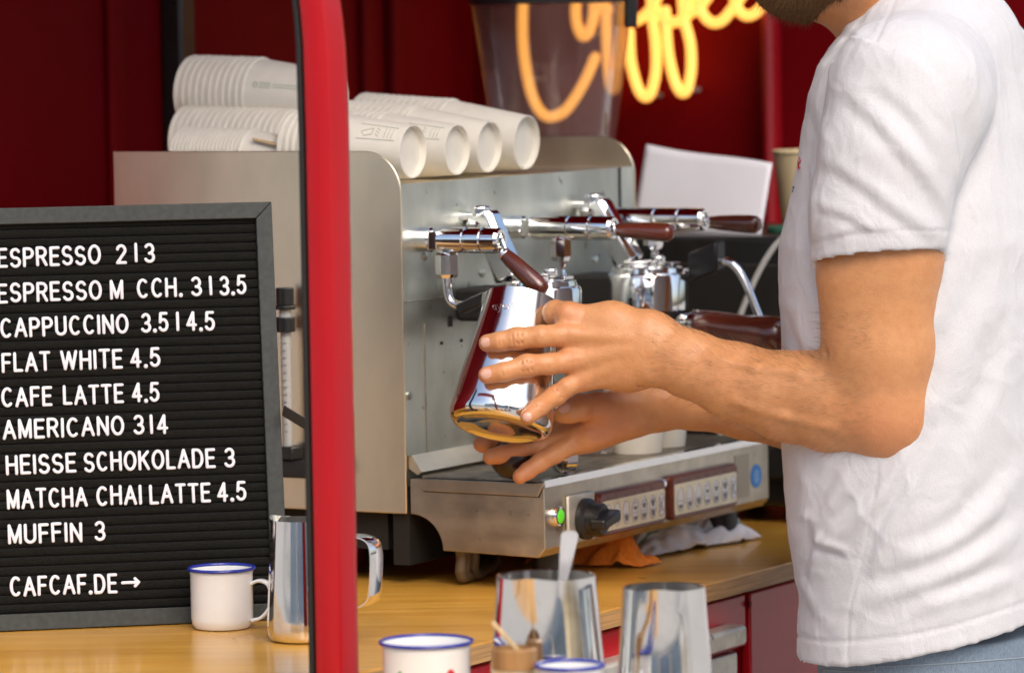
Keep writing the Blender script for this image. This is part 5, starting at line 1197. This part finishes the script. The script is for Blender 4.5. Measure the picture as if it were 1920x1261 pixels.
# picture-plane coordinates of the near side, only used to say where each fold of the cloth lies
Rn = np.array(RM); q = (Vs-np.array(CAMP))@Rn; PX = 960+FPX*q[:, 0]/-q[:, 2]; PY = 630.5-FPX*q[:, 1]/-q[:, 2]
front = Nn[:, 1] < .35
def polydist(pts):
    pts = [np.array(tuple(p)[:2]) for p in spline([(x, y, 0) for x, y in pts], 6)]; best = np.full(len(PX), 1e9); tt = np.zeros(len(PX)); n = len(pts)-1; sgn = np.zeros(len(PX))
    for i, (a, b) in enumerate(zip(pts, pts[1:])):
        ab = b-a; t = np.clip(((PX-a[0])*ab[0]+(PY-a[1])*ab[1])/(ab@ab), 0, 1); dx, dy = PX-a[0]-t*ab[0], PY-a[1]-t*ab[1]; d = np.hypot(dx, dy)
        m = d < best; best[m] = d[m]; tt[m] = (i+t[m])/n; sgn[m] = (ab[0]*dy-ab[1]*dx)[m]
    return best*np.sign(sgn), tt
disp = np.zeros(len(Vs))
def fold(pts, amp, w, kind='fold'):
    d, t = polydist(pts); env = np.sin(np.pi*np.clip(t, .02, .98))**.6
    if kind == 'fold': disp_ = amp*env*(np.exp(-(d/w)**2)-.8*np.exp(-((d-1.5*w)/(w*.9))**2))
    elif kind == 'step': disp_ = amp*np.tanh(d/w)*np.exp(-(d/(w*7))**2)
    else: disp_ = -amp*np.exp(-(d/w)**2)
    disp[:] += np.where(front, disp_, 0)
for pts, amp, w in [
    ([(1590, 170), (1660, 235), (1740, 330), (1785, 410)], .0030, 17), ([(1650, 150), (1720, 215), (1775, 300)], .0022, 16), ([(1545, 290), (1620, 340), (1700, 400), (1760, 440)], .0028, 16), ([(1535, 380), (1590, 400), (1640, 430)], .0018, 11), ([(1540, 450), (1600, 425), (1690, 432)], .0012, 10),
    ([(1530, 330), (1526, 390), (1532, 460)], .0016, 9), ([(1520, 170), (1545, 250), (1540, 330)], .0015, 14),
    ([(1710, 830), (1650, 930), (1560, 1010), (1530, 1060)], .0042, 17), ([(1760, 820), (1700, 930), (1660, 1010), (1640, 1070)], .0036, 15), ([(1600, 870), (1560, 940), (1530, 985)], .0030, 14),
    ([(1915, 880), (1850, 960), (1780, 1020), (1690, 1050)], .0046, 22), ([(1915, 985), (1840, 1040), (1740, 1090), (1610, 1125)], .0042, 20), ([(1910, 1075), (1820, 1110), (1700, 1150)], .0030, 17), ([(1525, 1010), (1560, 1020), (1590, 1035)], .0036, 9), ([(1500, 1080), (1515, 1110), (1545, 1165)], .0026, 12),
    ([(1500, 960), (1530, 985), (1525, 1060), (1515, 1100)], .0022, 10), ([(1800, 620), (1770, 720), (1740, 800)], .0030, 22), ([(1870, 520), (1820, 640), (1790, 760)], .0022, 24), ([(1910, 640), (1860, 760), (1820, 860)], .0026, 24), ([(1480, 560), (1500, 620), (1520, 660)], .0020, 14), ([(1490, 870), (1510, 910), (1500, 960)], .002, 13), ([(1580, 30), (1600, 60), (1650, 80)], .0014, 12), ([(1640, 0), (1620, 50), (1570, 100)], .0016, 10), ([(1900, 130), (1850, 260), (1830, 420)], .0022, 30)]:
    fold(pts, amp, w)
# armhole seam, sleeve hem stitch, hem band, side seam
fold([(1632, 78), (1660, 84), (1720, 110), (1765, 165), (1793, 240), (1802, 320), (1785, 400), (1776, 468)], .0022, 5.5, 'step')
fold([(1632, 78), (1660, 84), (1720, 110), (1765, 165), (1793, 240), (1802, 320), (1785, 400), (1776, 468)], .0012, 3, 'groove')
fold([(1640, 80), (1660, 40), (1685, -10)], .0010, 3, 'groove')
fold([(1566, 112), (1600, 68), (1640, 12), (1680, -40)], .0016, 4, 'step')
fold([(1525, 455), (1600, 440), (1700, 432), (1775, 433)], .0009, 3, 'groove')
fold([(1497, 1190), (1560, 1202), (1690, 1192), (1800, 1168), (1925, 1128)], .0014, 4, 'groove')
fold([(1645, 868), (1640, 930), (1625, 1010), (1605, 1090), (1592, 1160), (1590, 1232)], .0008, 3, 'groove')
def ridge(v, s, o): return 1-abs(mn.noise(Vector((v[0]*s+v[2]*s*.45+o, v[1]*s, v[2]*s*.55-v[0]*s*.3))))*2.2
nzz = np.array([mn.noise(Vector(v)*14+Vector((3, 1, 7)))*.0020+max(0, ridge(v, 17, 3.7))**3*.0010+max(0, ridge(v, 34, 9.1))**3*.0005+mn.noise(Vector(v)*55)*.0004 for v in Vs])
Vs = Vs+Nn*(disp+nzz)[:, None]
shirt = mesh_obj('tshirt', Vs, Fs, M_cotton, man)
stree = BVHTree.FromPolygons([tuple(v) for v in Vs], [tuple(f) for f in Fs])
# collar ribbing along the neckline
ring = []
ncx = P(1748, 0, SY).x
edge = Vs[np.abs((Vs[:, 0]-n0.x)*nn_.x+(Vs[:, 2]-n0.z)*nn_.z) < .002]
if False:
    c_ = Vector(edge.mean(0)); ang = np.arctan2(edge[:, 1]-c_.y, (edge[:, 0]-c_.x)*nd.x+(edge[:, 2]-c_.z)*nd.z)
    rad = np.hypot(edge[:, 1]-c_.y, (edge[:, 0]-c_.x)*nd.x+(edge[:, 2]-c_.z)*nd.z)
    rads = []
    for k in range(48):
        a = -math.pi+2*math.pi*k/48; m = np.abs((ang-a+math.pi) % (2*math.pi)-math.pi) < .09
        rads.append(np.percentile(rad[m], 85) if m.any() else (rads[-1] if rads else .06))
    for k in range(48):
        a = -math.pi+2*math.pi*k/48; r = sum(rads[(k+j) % 48]*w_ for j, w_ in zip(range(-1, 2), (.25, .5, .25)))-.0003; ring.append(c_+nd*(r*math.cos(a))+Vector((0, r*math.sin(a), 0)))
    if len(ring) > 20:
        rb_ = MB(); rr = []
        for i, p in enumerate(ring+ring[:1]):
            o_ = (p-c_).normalized(); rr.append([p-o_*.0004-nn_*.009, p+o_*.0009-nn_*.006, p+o_*.0008+nn_*.0005, p-o_*.0004+nn_*.0025, p-o_*.0030+nn_*.001, p-o_*.0035-nn_*.008])
        rb_.rings(rr, False, False).build('collar', M_cotton, shirt, angle=70)
def onshirt(px, py):
    h = hit(px, py, stree); return (h[0]+h[1]*.0006) if h[0] is not None else None
for nm, m, sts in (('embroidered_mark', M_redmark, [[(1488, 296), (1492, 302), (1488, 310), (1493, 318)], [(1494, 295), (1497, 303), (1492, 309), (1496, 316)], [(1486, 304), (1498, 306)], [(1487, 313), (1497, 311)]]),
                   ('printed_emblem', M_gold, [[(1479, 334), (1482, 342), (1480, 350)], [(1481, 337), (1484, 345)]]), ('printed_emblem', M_purple, [[(1476, 348), (1478, 358), (1482, 360), (1484, 350), (1480, 347)]])):
    mb = MB()
    for st in sts:
        pp = [onshirt(x+5, y) for x, y in st]; pp = [p for p in pp if p]
        if len(pp) > 1: mb.tube(pp, .0006, 5)
    if mb.v: mb.build(nm, m, shirt)
# --- jeans: hips and the tops of the legs, down to the ground
jf = Field(np.arange(.20, .62, .004), np.arange(4.18, 4.74, .004), np.arange(.70, P(1700, 1190, 4.4).z+.03, .004))
pc = P(1790, 1290, SY)
zt2 = P(1700, 1200, 4.4).z+.01
Xf = jf.xs[:, None, None]-pc.x; Yf = jf.ys[None, :, None]-SY; f = Xf*FWD.x+Yf*FWD.y; l = Xf*LFT.x+Yf*LFT.y
kk = (np.abs(f/.118)**2.2+np.abs(l/.186)**2.2)**(1/2.2)
dj = (kk-1)*.115+0*jf.zs[None, None, :]; dj = np.maximum(dj, jf.zs[None, None, :]-zt2); dj = np.maximum(dj, .76-jf.zs[None, None, :])
jf.d = dj.astype(np.float32)
Vj, Fj = jf.mesh(); Nj = vnormals(Vj, Fj)
Vj = Vj+Nj*np.array([mn.noise(Vector(v)*16)*.003 for v in Vj])[:, None]
jeans = mesh_obj('jeans', Vj, Fj, M_denim, man)
jt = BVHTree.FromPolygons([tuple(v) for v in Vj], [tuple(f) for f in Fj])
lg = MB()
for sg in (1, -1):
    h0 = Vector((pc.x, SY, .80))+LFT*(.09*sg); h1 = h0+Vector((.01, 0, -.36))-FWD*.0; h2 = h0+Vector((.03, 0, -.72))
    lg.lathe([(.092, 0), (.088, .15), (.070, .34), (.066, .42), (.058, .60), (.056, .72)], h0, (h2-h0), 28)
lg.build('trouser_legs', M_denim, man)
st = MB()
for pts in ([(1497, 1252), (1600, 1258), (1640, 1258)], [(1640, 1248), (1760, 1244), (1920, 1232)], [(1640, 1235), (1642, 1262)]):
    pp = [hit(x, y, jt)[0] for x, y in spline([(a, b, 0) for a, b in pts], 10) for x, y in [(x, y)]] if False else []
    for p3 in spline([(a, b, 0) for a, b in pts], 10):
        h = hit(p3.x, p3.y, jt)
        if h[0] is not None: pp.append(h[0]+h[1]*.0004)
    if len(pp) > 2: st.tube(pp, .0007, 5)
if st.v: st.build('jeans_seams', mat('denim_thread', (.26, .31, .36), .8), jeans)
sh = MB()
for sg in (1, -1):
    c0 = Vector((pc.x+.03, SY, 0))+LFT*(.09*sg)
    sh.rings([[c0+FWD*(.09+.155*math.cos(a))+LFT*(.045*math.sin(a)*s_)+Z*z_ for a in [2*math.pi*k/24 for k in range(24)]] for s_, z_ in ((1, .001), (1.05, .02), (.95, .05))]+[[c0+FWD*(.03+.085*math.cos(a))+LFT*(.04*math.sin(a))+Z*.085 for a in [2*math.pi*k/24 for k in range(24)]]])
sh.build('shoes', M_black, man)
# ------------------------------------------------------------------ ground, and unseen houses and trees added to give the steel reflections
tag(MB().add([(-80, -80, 0), (80, -80, 0), (80, 80, 0), (-80, 80, 0)], [(0, 1, 2, 3)]).build('ground', M_pave, None, smooth=False), kind='structure')
tag(MB().box((-40, -16, .004), (40, -9, .008)).build('road', M_asphalt, None, smooth=False), kind='structure')
def house(x0, x1, y, h, label, m):
    t = empty('reflected_house', ((x0+x1)/2, y, 0), label, 'building', 'unseen houses added for reflections')
    MB().box((x0, y-8, 0), (x1, y, h)).build('wall', m, t, smooth=False)
    MB().prism([(x0-.3, y+.3, h+.002), (x1+.3, y+.3, h+.002), (x1+.3, y-4, h+2.5), (x0-.3, y-4, h+2.5)], 0, (0, 0, .15)).build('roof', M_bark, t, smooth=False)
    n = int((x1-x0)/2.2)
    for fl in range(int(h/3)):
        for k in range(n):
            cx_ = x0+(x1-x0)*(k+.5)/n; w_ = MB().box((cx_-.6, y+.003, fl*3+.9), (cx_+.6, y+.06, fl*3+2.4)).build('window', M_oval, t, smooth=False)
            MB().box((cx_-.5, y+.062, fl*3+1.0), (cx_+.5, y+.07, fl*3+2.3)).build('pane', M_glassd, w_, smooth=False)
house(-22, -9, -22, 9, 'unseen pale plastered house added for reflections behind the photographer, left one', M_wallp)
house(8, 24, -24, 9, 'unseen pale plastered house added for reflections behind the photographer, right one', M_wallp)
house(-8, 7, -30, 10, 'unseen white plastered house added for reflections behind the photographer, middle one', M_sheet)
def tree(x, y, h, r, label, seed):
    rn = np.random.default_rng(seed); t = empty('reflected_tree', (x, y, 0), label, 'tree', 'unseen trees added for reflections')
    tm = MB().tube([(x, y, 0), (x+.05, y, h*.25), (x-.05, y+.05, h*.5), (x, y, h*.8)], [.18, .14, .11, .04], 10)
    for k in range(6):
        a = k*1.05+seed; tm.tube([(x, y, h*(.38+.05*k)), (x+math.cos(a)*r*.4, y+math.sin(a)*r*.4, h*(.5+.05*k)), (x+math.cos(a)*r*.75, y+math.sin(a)*r*.75, h*(.58+.05*k))], [.07, .05, .02], 6)
    tm.build('trunk', M_bark, t)
    cm = MB(); cl = [(rn.normal(size=3)*np.array([r*.5, r*.5, h*.14])+np.array([x, y, h*.72]), r*rn.uniform(.25, .45)) for _ in range(16)]
    for k in range(2600):
        c, rr = cl[rn.integers(len(cl))]; d = rn.normal(size=3); d /= np.linalg.norm(d); p = c+d*rr*rn.uniform(.55, 1)**.5; a = rn.normal(size=3); a /= np.linalg.norm(a); b = np.cross(a, d); b /= np.linalg.norm(b)+1e-6; s_ = rn.uniform(.10, .2)
        cm.add([p-a*s_, p+b*s_*.5, p+a*s_, p-b*s_*.5], [(0, 1, 2, 3)])
    cm.build('crown', M_leaf, t, angle=180)
tree(-4.5, -13, 8, 2.6, 'unseen leafy green tree added for reflections behind the photographer, left of the gap', 3)
tree(4.2, -14, 8.5, 2.8, 'unseen leafy green tree added for reflections behind the photographer, right of the gap', 5)
tree(13, -6, 8, 2.5, 'unseen leafy green tree added for reflections on the right beyond the barista', 8)
bpy.context.view_layer.update()
